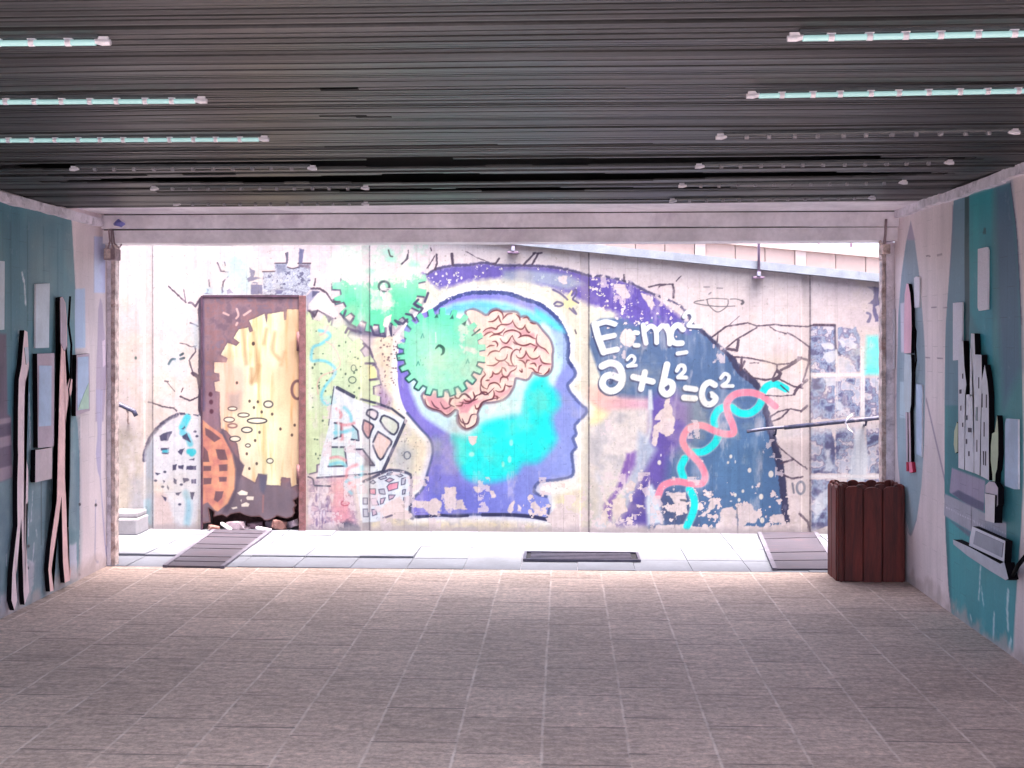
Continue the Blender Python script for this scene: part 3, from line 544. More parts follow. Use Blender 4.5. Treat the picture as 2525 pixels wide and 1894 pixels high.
# ringed planet doodle and the digits 10 written small in grey
M.stroke(P(7, "520,662 560,650 640,650 710,655"), 2.2, (118, 112, 126), .8); M.stroke(P(7, "740,655 800,655 850,672"), 2.4, (118, 112, 126), .8)
M.stroke(P(7, "530,658 545,710 620,772 690,740 720,700 720,660"), 2.6, (118, 112, 126), .8); M.stroke(P(7, "500,664 430,675 415,690 500,708 640,722 780,718"), 2.6, (118, 112, 126), .8); M.stroke(P(7, "850,670 858,685 845,698"), 6, (108, 102, 116), .9)
for s in ("500,545 550,545", "620,555 670,557", "545,610 565,595"): M.stroke(P(7, s), 3, (130, 124, 138), .8, .8)
M.stroke(P(8, "1305,930 1318,1015"), 5, (128, 128, 150), 1); M.ell(1600+1382*S6, 940+970*S6, 10, 15, (128, 132, 156), 1, ring=6)
# ---- broken wall over the door
M.poly(P(1, "890,540 1040,560 1180,500 1100,450 1100,290 1180,250 1300,330 1320,520 1320,620 900,620"), (184, 224, 244), 6, .75, warp=5)
M.poly(P(1, "1090,460 1190,455 1200,560 1300,610 1180,610 1090,570"), (226, 222, 240), 2, .9, warp=3)
M.poly(P(1, "1430,405 1540,405 1540,330 1650,330 1655,365 1700,378 1752,365 1760,333 1865,333 1865,560 1820,625 1430,625"), mottle([(110, 110, 146), (176, 182, 208), (206, 212, 232), (160, 166, 196), (214, 220, 238)], 9, 14, PXB), 1)
M.stroke(P(1, "1430,405 1540,403"), 3.4, (96, 74, 92), 1, sm=0); M.stroke(P(1, "1540,330 1650,328"), 3, (80, 64, 84), 1, sm=0); M.stroke(P(1, "1752,330 1865,330"), 3.4, (80, 64, 84), 1, sm=0); M.stroke(P(1, "1655,365 1700,378 1750,366"), 3, (92, 76, 96), 1)
M.poly(P(1, "1545,340 1640,340 1640,400 1560,430"), (120, 122, 156), 3, .7); M.poly(P(1, "1760,340 1860,340 1860,380 1770,360"), (128, 108, 130), 3, .8)
for s in ("1320,522 1425,522 1425,612 1320,612", "1310,370 1362,402 1352,450 1425,462 1300,500 1285,470 1320,440", "1760,195 1805,202 1790,330 1758,332", "1050,545 1085,585 1060,600", "1100,575 1130,560 1165,600 1110,610", "880,610 925,595 960,610", "925,560 940,570 930,590", "1540,570 1630,575 1600,605 1550,605", "1320,512 1350,495 1425,512"): M.poly(P(1, s), (112, 112, 156), 1.2, .95, warp=2)
M.stroke(P(1, "1655,235 1650,320"), 5, (104, 100, 130), 1, sm=0)
M.poly(P(1, "1820,640 1880,570 1945,590 1920,640 1850,700 1835,800"), (150, 152, 192), 3, .85, warp=3); M.poly(P(1, "1880,580 1945,585 1940,600 1880,640"), (86, 86, 126), 1.5, .9)
M.poly(P(1, "1850,700 1930,600 2000,600 2070,700 2110,790 2080,830 1930,750 1880,760"), (232, 222, 230), 1.5)
M.stroke(P(1, "1820,600 1600,560 1450,600 1500,625"), 3, (96, 96, 130), 2, .5)
for s in ("575,1245 600,1205 630,1200", "680,1200 715,1190", "680,1165 705,1150"): M.stroke(P(1, s), 6, (46, 70, 92), 1)
M.poly(P(1, "570,1240 660,1150 700,1250 660,1400 560,1320"), (196, 222, 244), 9, .6); M.poly(P(1, "780,880 840,860 850,1100 800,1100"), (190, 214, 240), 6, .7)
M.ell(260+275*S6, 560+1190*S6, 3, 4, (60, 90, 96), 1); M.ell(260+710*S6, 560+430*S6, 9, 8, (250, 244, 248), 2)
# ---- wire globe left of the door
M.stroke(P(2, "350,720 380,570 450,455 540,370 650,305"), 10, (70, 66, 100), 1.4, .9, warp=2)
M.poly(P(2, "360,640 430,480 560,370 660,320 860,310 870,1050 800,1340 640,1340 560,1050 460,900 440,760 430,1350 360,1350"), (226, 228, 246), 5, .85, warp=5)
M.poly(P(2, "360,640 430,520 430,1340 360,1340"), (176, 190, 218), 4, .85)
M.stroke(P(2, "700,420 745,330"), 18, (84, 216, 240), 3); M.stroke(P(2, "700,470 745,500 770,570"), 15, (96, 206, 236), 3, .85); M.stroke(P(2, "760,640 800,640 785,660"), 14, (60, 206, 230), 2); M.stroke(P(2, "730,1020 760,1120 740,1300"), 16, (150, 206, 236), 5, .8); M.stroke(P(2, "380,1100 390,1280"), 14, (140, 200, 230), 6, .7)
for s in ("490,500 530,470 610,450 570,540 500,542", "500,610 580,605 575,625 505,632", "510,650 580,645 570,665 520,660", "612,760 650,755 640,805 612,810", "660,765 710,765 705,800 665,795", "740,770 825,768 822,805 735,805", "620,880 650,900 645,935 622,930", "705,880 755,880 765,900 735,915 710,930", "775,890 825,890 825,930 785,930", "635,1012 690,1008 665,1040 640,1035", "770,1010 812,1010 790,1085 775,1050",
          "695,430 720,405 730,420 705,445", "670,285 720,285 730,305 680,308", "750,300 775,298 772,310", "795,300 850,305 845,318 800,312", "700,500 740,470 780,560 700,520", "510,1040 560,1060 545,1090", "520,900 545,905 530,935", "560,940 580,970 575,990 560,975", "450,830 500,840 470,855", "680,620 720,610 690,680 660,640", "760,715 810,700 805,722", "850,305 875,310 872,325"):
    M.poly(P(2, s), (64, 62, 104), 1, .9, warp=1.5)
for x, y in ((815, 458), (832, 500), (540, 825), (455, 905), (520, 960), (675, 1120), (690, 940)): M.ell(260+x*S6, 940+y*S6, 4, 3, (80, 80, 116), 1)
M.poly(P(2, "515,628 580,622 572,650 515,650"), (70, 190, 222), 1.4)
# ---- painted window panes at the right end
WP = [(7, "1470,905 1690,900 1700,1320 1470,1325", 30), (7, "1720,915 1760,905 1850,930 1880,905 1920,1000 1920,1318 1745,1320 1720,1290", 31), (7, "1478,1372 1690,1368 1690,1659 1470,1659", 32), (8, "1470,0 1690,0 1690,340 1470,350", 32), (7, "1740,1372 1918,1372 1918,1659 1740,1659", 33), (8, "1700,0 1918,0 1918,320 1700,330", 33),
      (7, "1965,1372 2105,1372 2105,1659 1965,1659", 34), (8, "1965,0 2105,0 2105,320 1965,330", 34), (8, "1470,430 1640,430 1660,440 1690,560 1700,838 1475,838", 35), (8, "1700,430 1880,420 1880,838 1700,838", 36), (8, "1975,430 2110,430 2110,838 1990,838", 37), (8, "1478,895 1700,890 1700,1290 1478,1370", 38), (8, "1800,895 2110,890 2110,1300 1800,1300", 39)]
for T, s, sd_ in WP:
    M.poly(P(T, s), mottle([(92, 92, 140), (120, 130, 176), (158, 176, 212), (128, 122, 164), (222, 212, 226), (186, 192, 220)], (17, 26, 34)[sd_ % 3], sd_, PXB), 1.4, .96, warp=2)
for s in ("1590,1370 1690,1370 1700,1440 1620,1450", "1560,1060 1640,1050 1690,1080 1680,1110 1600,1115", "1590,1140 1700,1120 1695,1200 1640,1240 1585,1190", "1720,1020 1780,1040 1790,1080 1760,1100", "1820,1030 1890,1060 1890,1120 1820,1090"): M.poly(P(7, s), (214, 216, 234), 1.5, .9, warp=3)
for s in ("1880,430 1950,430 2000,700 1960,930 1815,930 1830,760", "1600,620 1650,620 1640,700 1690,790 1650,830 1585,820 1610,740", "1700,190 1750,190 1780,280 1710,260", "1510,1060 1640,960 1640,1100 1560,1200 1500,1290"): M.poly(P(8, s), (214, 222, 242), 3, .85, warp=3)
M.stroke(P(7, "1500,890 1690,892"), 6, (84, 66, 92), 1.2, sm=0); M.stroke(P(7, "1692,900 1700,1100 1740,1160"), 5, (84, 80, 112), 1.4, .8)
for q, wd in ((P(7, "1705,1120 1720,1330"), 5), (P(7, "1470,1346 1930,1342"), 7), (P(7, "1943,1100 1943,1659"), 9), (P(8, "1943,0 1943,420"), 9), (P(8, "1475,866 2110,866"), 8), (P(7, "1712,1360 1714,1659"), 2)): M.stroke(q, wd, (236, 232, 244), 1.4, .9, sm=0)
M.poly(P(8, "1180,440 2105,380 2105,425 1180,520"), (200, 196, 210), 5, .6)
M.poly(P(7, "1985,990 2080,990 2105,1080 2105,1340 1965,1340 1965,1200"), (96, 238, 240), 6, .95)
M.poly(P(7, "1980,540 2110,548 2110,700 2060,720 2080,800 2105,850 2060,860 2030,760 2040,700 1990,700 2040,650 2045,590"), (110, 104, 150), 1.2, .95, warp=2)
for s in ("1985,780 2015,800 2000,860", "1990,860 2010,830"): M.stroke(P(7, s), 6, (130, 124, 160), 1)
# scuffs, drips and specks over everything
cs = np.clip((vnoise(X_, Z_, 0.35, 141, 5, 0.6)-0.56)*5, 0, 1)[..., None]; M.A = M.A*(1-0.34*cs) + rgb(226, 208, 184)*0.34*cs
M.A[..., 1] *= 1.01; M.A[..., 2] *= 0.985; l_ = M.A.mean(2, keepdims=True); M.A = l_ + (M.A-l_)*0.93
cb_ = np.clip((vnoise(X_*5, Z_, 0.5, 151, 4, 0.6)-0.6)*5, 0, 1)[..., None]; M.A = M.A*(1-0.3*cb_) + rgb(236, 230, 238)*0.3*cb_
fm = vnoise(X_, Z_, 0.03, 171, 4, 0.65)[..., None]; M.A = M.A*(0.93 + 0.13*fm)
th_ = _h(np.floor(X_/0.1013), np.floor(Z_/0.155), 77); ed_ = vnoise(X_, Z_, 0.045, 181, 4, 0.6)
pt_ = (X_ > -2.0) & (X_ < 1.95) & (Z_ < 2.2) & (th_ + 0.25*(Z_ < 0.5) > 0.95) & (ed_ > 0.53); pt_ &= ~((X_ > -1.3) & (X_ < 0.3) & (Z_ > 0.45)); M.A[pt_] = M.A[pt_]*0.25 + rgb(228, 214, 220)*0.75
wr_ = np.clip((vnoise(X_*3, Z_, 0.22, 191, 5, 0.65)-0.60)*7, 0, 1)[..., None]; wr_ = wr_*(1-0.8*((X_ > -1.3) & (X_ < 0.25) & (Z_ > 0.5)))[..., None]; M.A = M.A*(1-0.4*wr_) + rgb(230, 220, 228)*0.4*wr_
dr = vnoise(X_*14, Z_, 0.5, 40, 3); M.A *= (1 - 0.05*np.clip((dr-0.62)*6, 0, 1))[..., None]
sp = vnoise(X_, Z_, 0.02, 61, 2) > 0.86; M.A[sp & (X_ > -3.9) & (X_ < 2.8)] *= 0.86
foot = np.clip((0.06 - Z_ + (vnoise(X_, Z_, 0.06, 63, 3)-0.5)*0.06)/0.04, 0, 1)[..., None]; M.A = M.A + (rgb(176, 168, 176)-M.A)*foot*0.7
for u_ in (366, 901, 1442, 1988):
    M.poly(P(0, f"{u_-10},560 {u_+9},560 {u_+9},1400 {u_-10},1400"), (222, 212, 208), 1.5, .22); M.stroke(P(0, f"{u_+10},560 {u_+10},1330"), 1.6, (104, 92, 104), .8, .75, sm=0, warp=.8)  # panel strips, with the recess's shade painted down the right edge
M.stroke(P(1, "420,-100 420,40"), .1, DK)
# the wall top falls to the right
def wall_top(x): return np.interp(x, [-9, -0.6, 9], [3.33, 2.385, 1.37])
DX0, DX1 = (float(onY(u_, 1000, YB)[0]) for u_ in (498.7, 754.5)); DZ1 = float(onY(626, 729.5, YB)[1])
keepM = (Z_ <= wall_top(X_)) & ~((X_ > DX0+0.004) & (X_ < DX1-0.004) & (Z_ < DZ1-0.004))
ZZ = np.minimum(Z_, wall_top(X_)); keepM |= (Z_ - wall_top(X_) < 0.13) & (Z_ > 2)
keepM &= ~((X_ > DX0+0.004) & (X_ < DX1-0.004) & (Z_ < DZ1-0.004))
# panels stand a little proud of the narrow strips between them
disp = np.zeros_like(X_)
for u_ in (366, 901, 1442, 1988):
    xc = float(onY(u_, 1000, YB)[0]); disp += 0.014*np.clip((0.036-np.abs(X_-xc))/0.006+0.5, 0, 1)
disp += (vnoise(X_, Z_, 0.6, 71, 2)-0.5)*0.010
tile_id = _h(np.floor(X_/0.1), np.floor(Z_/0.31+np.floor(X_/0.1)*0.5), 9); disp += (tile_id-0.5)*0.0008
def placeM(U, V, D): return np.stack([U, YB + D, np.minimum(V, wall_top(U))], -1)
m_mural = painted('painted_tile_wall', (0.1013, 0.31), 0.55, 'xz', 0.86, 0.30)
mural = empty('mural_wall', (0, YB, 0)); tag(mural, 'tiled wall painted with a blue head in profile, a brain, gears and formulas', 'wall')
mw = grid_mesh('painted_face', mu, mv, placeM, M.A, m_mural, None, keepM, disp, 0.53); mw.parent = mural; mw.matrix_parent_inverse = Matrix.Translation((0, -YB, 0))  # tones scaled darker than the same tiles indoors, to balance the light
def attach(o, parent):
    o.parent = parent; o.matrix_parent_inverse = Matrix.Translation(-Vector(parent.location)); return o
mural_children = []
# ---------------------------------------------------------------- materials used by the place
m_conc = plain('rough_concrete', (176, 168, 172), 0.85, 0.2, 4, bump=0.4, stain=(140, 132, 136))
m_cope = plain('coping_stone', (130, 137, 150), 0.8, 0.12, 10, bump=0.5, stain=(110, 117, 130))
m_void = plain('dark_void', (22, 19, 21), 0.95, 0.2, 5)
m_white = plain('white_plaster', (136, 134, 142), 0.8, 0.1, 12, bump=0.35)
m_corn = plain('cornice_plaster', (226, 218, 228), 0.85, 0.14, 14, bump=0.8, stain=(164, 154, 168))
m_beam = plain('beam_sheet', (240, 234, 240), 0.55, 0.12, 3, bump=0.15, stain=(206, 196, 208))
m_rail = plain('dark_painted_steel', (60, 62, 86), 0.45, 0.3, 30, bump=0.3, stain=(104, 96, 108))
m_galv = plain('grey_steel', (140, 140, 160), 0.5, 0.2, 25, bump=0.2)
m_rust = plain('rusty_guide', (206, 186, 180), 0.8, 0.35, 18, bump=0.7, stain=(150, 118, 110))
m_slab = plain('pale_paving', (114, 117, 127), 0.85, 0.10, 3.5, bump=0.35, stain=(106, 109, 119))
m_grout = plain('paving_bed', (176, 172, 184), 0.95, 0.2, 12)
m_plate = plain('floor_plate_grey', (66, 62, 74), 0.6, 0.22, 6, bump=0.3, sc=(1, 7, 1), stain=(84, 68, 76))
m_plframe = plain('plate_border', (98, 94, 108), 0.7, 0.2, 10, bump=0.4)
# floor of the passage: long tiles with pale joints along the passage, thin dark joints across
def floor_mat():
    m = NT('passage_floor_tiles'); p = m.pos(); sp = m.n('SeparateXYZ'); m.l(p, sp.inputs[0]); x, y = sp.outputs[0], sp.outputs[1]
    wob = m.math('ADD', m.math('MULTIPLY', m.math('SUBTRACT', m.noise(p, 1.3, 2), 0.5), 0.012), m.math('MULTIPLY', m.math('SUBTRACT', m.noise(p, 14, 4, 0.7), 0.5), 0.016))
    cx = m.math('DIVIDE', m.math('ADD', m.math('ADD', x, 0.085), wob), 0.3385)
    ix = m.math('FLOOR', cx); fx = m.math('FRACT', cx)
    dx = m.math('MULTIPLY', m.math('MINIMUM', fx, m.math('SUBTRACT', 1.0, fx)), 0.3385)
    wn = m.n('TexWhiteNoise', noise_dimensions='1D'); m.l(ix, wn.inputs['W'])
    cy = m.math('ADD', m.math('DIVIDE', y, 0.43), m.math('MULTIPLY', wn.outputs['Value'], 3.0))
    iy = m.math('FLOOR', cy); fy = m.math('FRACT', cy); dy = m.math('MULTIPLY', m.math('MINIMUM', fy, m.math('SUBTRACT', 1.0, fy)), 0.43)
    nlo = m.noise(p, 0.9, 5); nhi = m.noise(m.pos((1, 1, 1)), 34, 6, 0.78); nst = m.noise(m.pos((9, 26, 1)), 1.0, 7, 0.8); nst2 = m.noise(m.pos((2.5, 20, 1)), 1.0, 4, 0.6)
    jx = m.math('MULTIPLY', m.ramp(dx, [(0.0022, 1.0), (0.0080, 0.0)]), m.ramp(m.noise(p, 5.5, 5, 0.65), [(0.38, 0.10), (0.66, 1.0)]))
    jy = m.math('MULTIPLY', m.ramp(dy, [(0.0015, 1.0), (0.0075, 0.0)]), m.ramp(m.noise(p, 3.1, 3), [(0.36, 0.05), (0.56, 0.9)]))
    c = m.mix(nlo, tuple(lin((184, 160, 148))), tuple(lin((214, 192, 180))))
    c = m.mix(1.0, c, m.ramp(nst, [(0.36, 0.70), (0.64, 1.20)]), 'MULTIPLY')
    c = m.mix(1.0, c, m.ramp(nst2, [(0.3, 0.86), (0.7, 1.08)]), 'MULTIPLY')
    c = m.mix(1.0, c, m.ramp(nhi, [(0.34, 0.58), (0.66, 1.25)]), 'MULTIPLY')
    w2 = m.n('TexWhiteNoise', noise_dimensions='2D'); cb = m.n('CombineXYZ'); m.l(ix, cb.inputs[0]); m.l(iy, cb.inputs[1]); m.l(cb.outputs[0], w2.inputs['Vector'])
    c = m.mix(1.0, c, m.ramp(w2.outputs['Value'], [(0, 0.87), (1, 1.08)]), 'MULTIPLY')
    stn = m.noise(p, 1.1, 6, 0.65, 0.5); c = m.mix(m.ramp(stn, [(0.52, 0.0), (0.70, 0.22)]), c, tuple(lin((110, 98, 94))))
    c = m.mix(m.math('MULTIPLY', jx, 0.85), c, tuple(lin((232, 218, 210)))); c = m.mix(jy, c, tuple(lin((84, 76, 78))))
    m.base(c); m.rough(m.math('ADD', 0.5, m.math('MULTIPLY', nhi, 0.25))); m.b.inputs['Specular IOR Level'].default_value = 0.35
    h = m.math('SUBTRACT', m.math('ADD', m.math('MULTIPLY', nst, 0.6), m.math('MULTIPLY', nhi, 0.4)), m.math('MULTIPLY', jy, 1.0))
    m.bump(h, 0.6, 0.007); return m.m
# ---------------------------------------------------------------- ground
def sheet(name, x0, x1, y0, y1, z, mat, nx=1, ny=1, amp=0):
    bm = bmesh.new(); g = [[bm.verts.new((x0+(x1-x0)*i/nx, y0+(y1-y0)*j/ny, z+random.uniform(-amp, amp))) for i in range(nx+1)] for j in range(ny+1)]
    for j in range(ny):
        for i in range(nx): bm.faces.new((g[j][i], g[j][i+1], g[j+1][i+1], g[j+1][i]))
    return tag(from_bm(name, bm, mat), kind='structure')
sheet('ground', -160, 160, -160, 160, -0.09, plain('ground_dark', (84, 84, 88), 0.95, 0.2, 0.6, stain=(70, 70, 74)))  # unseen behind the camera, kept dark so the near ceiling stays dim
fb = bmesh.new(); add_box(fb, XL-0.3, XR+0.3, Y0-0.4, 8.10, -0.08, 0.0)
tag(from_bm('floor', fb, floor_mat()), kind='structure')
bm = bmesh.new(); rs = random.Random(3); SW = 0.395
ys = [8.105, 8.49, 8.965, 9.44, 9.70]
PLL = (onZ(401, 1400), onZ(523.5, 1310), onZ(670, 1313), onZ(553, 1402.5)); PLR = (onZ(1905, 1408), onZ(1867.5, 1318), onZ(2013, 1313), onZ(2075, 1408))
for j in range(4):
    for i in range(-16, 14):
        x0 = -1.484 + SW*i; lift = rs.uniform(-0.002, 0.003)
        if j == 1 and -6 <= i <= -4: lift = 0.010
        if j == 1 and -3 <= i <= 0: lift = 0.007
        if j == 0 and -3 <= i <= -2: lift = 0.004
        g = 0.0022; vs = add_box(bm, x0+g, x0+SW-g, ys[j]+g, ys[j+1]-g, -0.06, lift); tl = rs.uniform(-0.003, 0.003)
        for v in vs[4:6]: v.co.z += tl + (0.006 if lift > 0.006 else 0)
tag(from_bm('paving', bm, m_slab), kind='structure')
tag(box('paving_bed', -12, 12, 8.104, 9.9, -0.08, -0.007, m_grout), kind='structure')
# ---------------------------------------------------------------- ceiling of thin slats with torn gaps
def ceil_mat():
    m = NT('ceiling_slats'); n1 = m.noise(m.pos((0.5, 14, 1)), 1.0, 5, 0.7); n2 = m.noise(m.pos((0.25, 3.4, 1)), 1.0, 5); n3 = m.noise(m.pos((30, 120, 30)), 1.0, 3)
    c = m.ramp(n1, [(0.3, tuple(lin((32, 31, 32)))), (0.5, tuple(lin((56, 55, 56)))), (0.7, tuple(lin((84, 82, 84))))])
    c = m.mix(1.0, c, m.ramp(n2, [(0.3, 0.60), (0.7, 1.15)]), 'MULTIPLY'); c = m.mix(1.0, c, m.ramp(n3, [(0.3, 0.82), (0.7, 1.12)]), 'MULTIPLY')
    m.base(c); m.rough(0.42); m.b.inputs['Specular IOR Level'].default_value = 0.6; m.bump(n3, 0.3, 0.003); return m.m
m_ceil = ceil_mat()
bm = bmesh.new(); rc = random.Random(11); y = Y0; NX = 120; xs = np.linspace(XL-0.02, XR+0.02, NX+1)
GAPS = [(6.22, 0.19, -2.8, 2.0, 1), (5.66, 0.11, -3.3, 2.0, 2), (6.72, 0.07, -2.4, 1.2, 3), (4.02, 0.018, -3.2, 0.2, 4), (2.93, 0.016, -0.2, 2.2, 5), (4.47, 0.016, -0.92, -0.66, 12), (7.2, 0.05, -1.6, 1.6, 7), (5.95, 0.04, -3.2, -0.6, 8), (5.2, 0.03, -3.2, 0.4, 9)]
while y < 7.44:
    wd = 0.0235; off = rc.uniform(-0.0015, 0.0015) + (rc.uniform(-0.007, 0.003) if rc.random() < 0.07 else 0); tilt = rc.uniform(-0.003, 0.003) + (0.008 if rc.random() < 0.1 else 0)
    zz = ZC - 0.012 + 0.016*(vnoise(xs+20, np.full(NX+1, y+20), 2.2, 3, 3)-0.5) + off + 0.012*np.sin(y*5.1)*0.5 + 0.003*xs
    yy = y + 0.012*(vnoise(xs+50, np.full(NX+1, y*0.3+9), 1.6, 8, 2)-0.5)
    prev = None
    for k in range(NX+1):
        gap = False
        for gy, gw, ga, gb, sd_ in GAPS:
            if ga < xs[k] < gb:
                t = (xs[k]-ga)/(gb-ga); wv = gw*(math.sin(math.pi*t)**0.6)*(0.6+0.8*float(vnoise(np.array([xs[k]+sd_*7.0]), np.array([gy]), 0.7, sd_, 2)[0]))
                if abs(y + 0.017 - gy - 0.05*(t-0.5)) < wv: gap = True
        if gap: prev = None; continue
        cur = [bm.verts.new((xs[k], yy[k], zz[k]+0.008)), bm.verts.new((xs[k], yy[k], zz[k])), bm.verts.new((xs[k], yy[k]+wd, zz[k]+tilt)), bm.verts.new((xs[k], yy[k]+wd, zz[k]+tilt+0.008))]
        if prev:
            for a in range(3): bm.faces.new((prev[a], cur[a], cur[a+1], prev[a+1]))
        prev = cur
    y += 0.0275
tag(from_bm('ceiling', bm, m_ceil), kind='structure')
tag(box('ceiling_bounce_strip', XL-0.02, XR+0.02, 7.47, 8.008, ZC-0.006, ZC+0.05, m_beam), kind='structure')  # pale strip added for the bounced light on the ceiling by the mouth
tag(box('ceiling_slab', -9, 9, Y0, 8.30, ZC+0.16, 2.98, m_void), kind='structure')  # near-black colour gives the slat gaps their deep shade
# ---------------------------------------------------------------- beam over the mouth of the passage
bmx = empty('lintel_beam', (-0.45, 8.02, 2.255)); tag(bmx, 'grey sheet-clad beam spanning the top of the passage mouth', 'beam')
bm = bmesh.new(); n = 30
for k in range(n):
    xa = -3.2 + 5.46*k/n; xb = -3.2 + 5.46*(k+1)/n
    j = lambda x, s: 0.004*(float(vnoise(np.array([x+30]), np.array([s*1.0]), 0.5, 5, 3)[0])-0.5)*2
    for z0, z1, yf, s in ((2.255, 2.345, 8.035, 1), (2.352, 2.448, 8.012, 2)):
        q = [bm.verts.new(c_) for c_ in ((xa, yf+j(xa, s), z0+j(xa, s+2)), (xb, yf+j(xb, s), z0+j(xb, s+2)), (xb, yf+j(xb, s), z1), (xa, yf+j(xa, s), z1), (xa, 8.25, z0+j(xa, s+2)), (xb, 8.25, z0+j(xb, s+2)), (xb, 8.25, z1), (xa, 8.25, z1))]
        bm.faces.new((q[0], q[1], q[2], q[3])); bm.faces.new((q[4], q[5], q[1], q[0])); bm.faces.new((q[3], q[2], q[6], q[7])); bm.faces.new((q[7], q[6], q[5], q[4]))
attach(from_bm('cladding', bm, m_beam), bmx)
attach(box('core', -3.2, 2.25, 8.06, 8.245, 2.27, ZC+0.155, m_void), bmx)
# ---------------------------------------------------------------- side walls with their paintings
PXS = 0.0032
TL_ = (206, 194, 206)
def side_canvas(X, base, seed):
    su = np.concatenate([np.arange(Y0, 5.0, 0.1), np.arange(5.0, 8.101, 0.010), [8.11]]); sv = np.arange(0, 2.461, 0.007)
    cv = Canvas(su, sv, lambda u, v: onX(u, v, X), PXS, base); A, B = np.meshgrid(su, sv)
    nn = vnoise(A, B, 0.9, seed, 4)[..., None]; cv.A = cv.A*(0.93 + 0.1*nn)
    return cv, su, sv, A, B
# left
Lc, lu, lv, LA, LB = side_canvas(XL, (216, 202, 204), 21)
Lc.poly(np.vstack([P('LU', "-9000,-2600 0,155 490,272 505,560 515,760 512,1150 522,1659"), P('LL', "528,190 545,500 540,1000 530,1310 0,1570 -9000,6000")]), mottle([(70, 118, 132), (92, 134, 146), (110, 140, 148)], 200, 4, PXS), 1.2)
Lc.poly(P('LL', "-900,600 528,190 545,1000 530,1310 -900,2100"), mottle([(110, 136, 144), (130, 148, 156), (112, 130, 142)], 80, 5, PXS), 20, .85)
Lc.poly(P('LU', "30,250 200,300 200,1400 60,1600"), (64, 106, 124), 16, .4)
for s in ("70,300 75,1100", "185,330 190,1000", "295,330 300,700", "395,350 395,800"): Lc.stroke(P('LU', s), 2, (52, 88, 100), 2, .7)
Lc.poly(P('LM', "-300,40 50,80 60,730 90,760 100,1250 0,1290 -300,1400"), (112, 98, 116), 3)
for s in ("-300,820 90,760 90,800 -300,880", "-300,980 90,905 95,985 -300,1090", "-300,1260 100,1150 100,1250 -300,1400"): Lc.poly(P('LM', s), (156, 138, 152), 1.5)
Lc.poly(P('LM', "-300,890 90,810 92,900 -300,1000"), (98, 86, 106), 1.5); Lc.poly(P('LM', "-200,360 -120,400 20,330 10,680 -200,760"), (94, 84, 104), 6, .7)
for s, wd in (("150,640 160,700", 5), ("165,700 175,860", 5), ("125,1040 130,1200", 3), ("105,1350 110,1400", 3)): Lc.stroke(P('LU', s), wd, (196, 206, 214), 1, .9, warp=2)
for s, wd in (("200,20 210,420", 3), ("225,700 215,900", 3.4), ("250,960 255,1010", 3), ("180,1160 230,1190", 4), ("45,1130 48,1200", 3), ("340,660 345,690", 2), ("195,880 198,1000", 2), ("235,1050 220,1200", 4)): Lc.stroke(P('LL', s), wd, (192, 196, 208), 1.2, .85, warp=2.5)
Lc.poly(P('LL', "0,1400 60,1390 200,1180 240,1180 230,1330 200,1440 0,1570"), (196, 186, 196), 5, .7, warp=6); Lc.poly(P('LL', "470,1060 520,1050 525,1290 470,1300"), (196, 190, 204), 3, .8, warp=3)
Lc.stroke(P('LL', "283,630 283,1060"), 1.6, (80, 92, 100), .8); Lc.stroke(P('LL', "540,200 545,700 538,1290"), 2.4, (110, 110, 124), 1, .8, warp=2)
Lc.poly(P('LU', "512,755 580,750 580,1155 512,1160"), (172, 190, 214), 1.5); Lc.poly(P('LU', "642,395 718,400 718,782 642,780"), mottle([(176, 178, 210), (196, 204, 228)], 60, 4, PXS), 1.5); Lc.stroke(P('LU', "641,395 641,780"), 1.6, (96, 90, 112), .6, sm=0)
Lc.poly(P('LU', "685,812 670,900 664,1080 655,1250 650,1659 705,1659 722,1400 740,1210 725,1180 705,1000 700,860"), (172, 158, 174), 1.5)
Lc.poly(P('LL', "652,0 700,0 692,330 690,600 708,860 722,1060 742,1080 722,1155 712,1050 692,760 680,600 668,560 655,440 665,300"), (168, 160, 184), 1.5); Lc.stroke(P('LL', "655,760 650,1000 648,1150 668,1180"), 5, (160, 154, 176), 1.2)
Lc.poly(P('LU', "695,1110 715,1100 720,1270 700,1290"), (214, 196, 206), 1, .9)
for x_, y_ in ((545, 785), (655, 790), (540, 1265), (195, 1070), (190, 1220)): Lc.ell(*P('LL', f"{x_},{y_}")[0], 3, 4, (62, 56, 66), .8)
# right
Rc, ru, rv, RA, RB = side_canvas(XR, (215, 201, 203), 33)
Rc.poly(P(0, "2246,545 2234,600 2223,680 2215,780 2211,900 2210,1000 2214,1120 2221,1200 2231,1270 2245,1321 2260,1285 2272,1200 2279,1100 2282,990 2281,880 2276,780 2267,680 2257,600"), grad((132, 150, 164), (146, 166, 176), (2246, 600), (2246, 1250), Rc), 1.5)
Rc.poly(P(0, "2246,545 2236,592 2257,592"), (160, 146, 166), 2, .9); Rc.stroke(P(0, "2211,950 2214,1120 2231,1270 2245,1319 2260,1280"), 4, (126, 132, 150), 2, .7)
Rc.stroke(P('RL', "298,80 345,280 400,520"), 8, (160, 146, 160), .9, sm=0); Rc.stroke(P('RL', "132,50 70,240"), 7, (176, 162, 174), .9, sm=0)
TE = np.vstack([P('RU', "555,262 945,140 962,270 985,450 1003,750 1020,1000 1030,1659"), P('RL', "826,500 815,800 806,900 792,1100 768,1450 740,1484 650,1440 440,1282 418,1080 405,850 398,600 400,0"), P('RU', "500,1400 505,1100 528,760 548,500")])
Rc.poly(TE, mottle([(52, 116, 126), (62, 126, 132), (72, 134, 140)], 120, 6, PXS), 1.4)
Rc.poly(P('RU', "555,262 632,240 632,900 610,1300 640,1659 500,1659 505,1100 528,760"), (98, 130, 146), 2, .95)
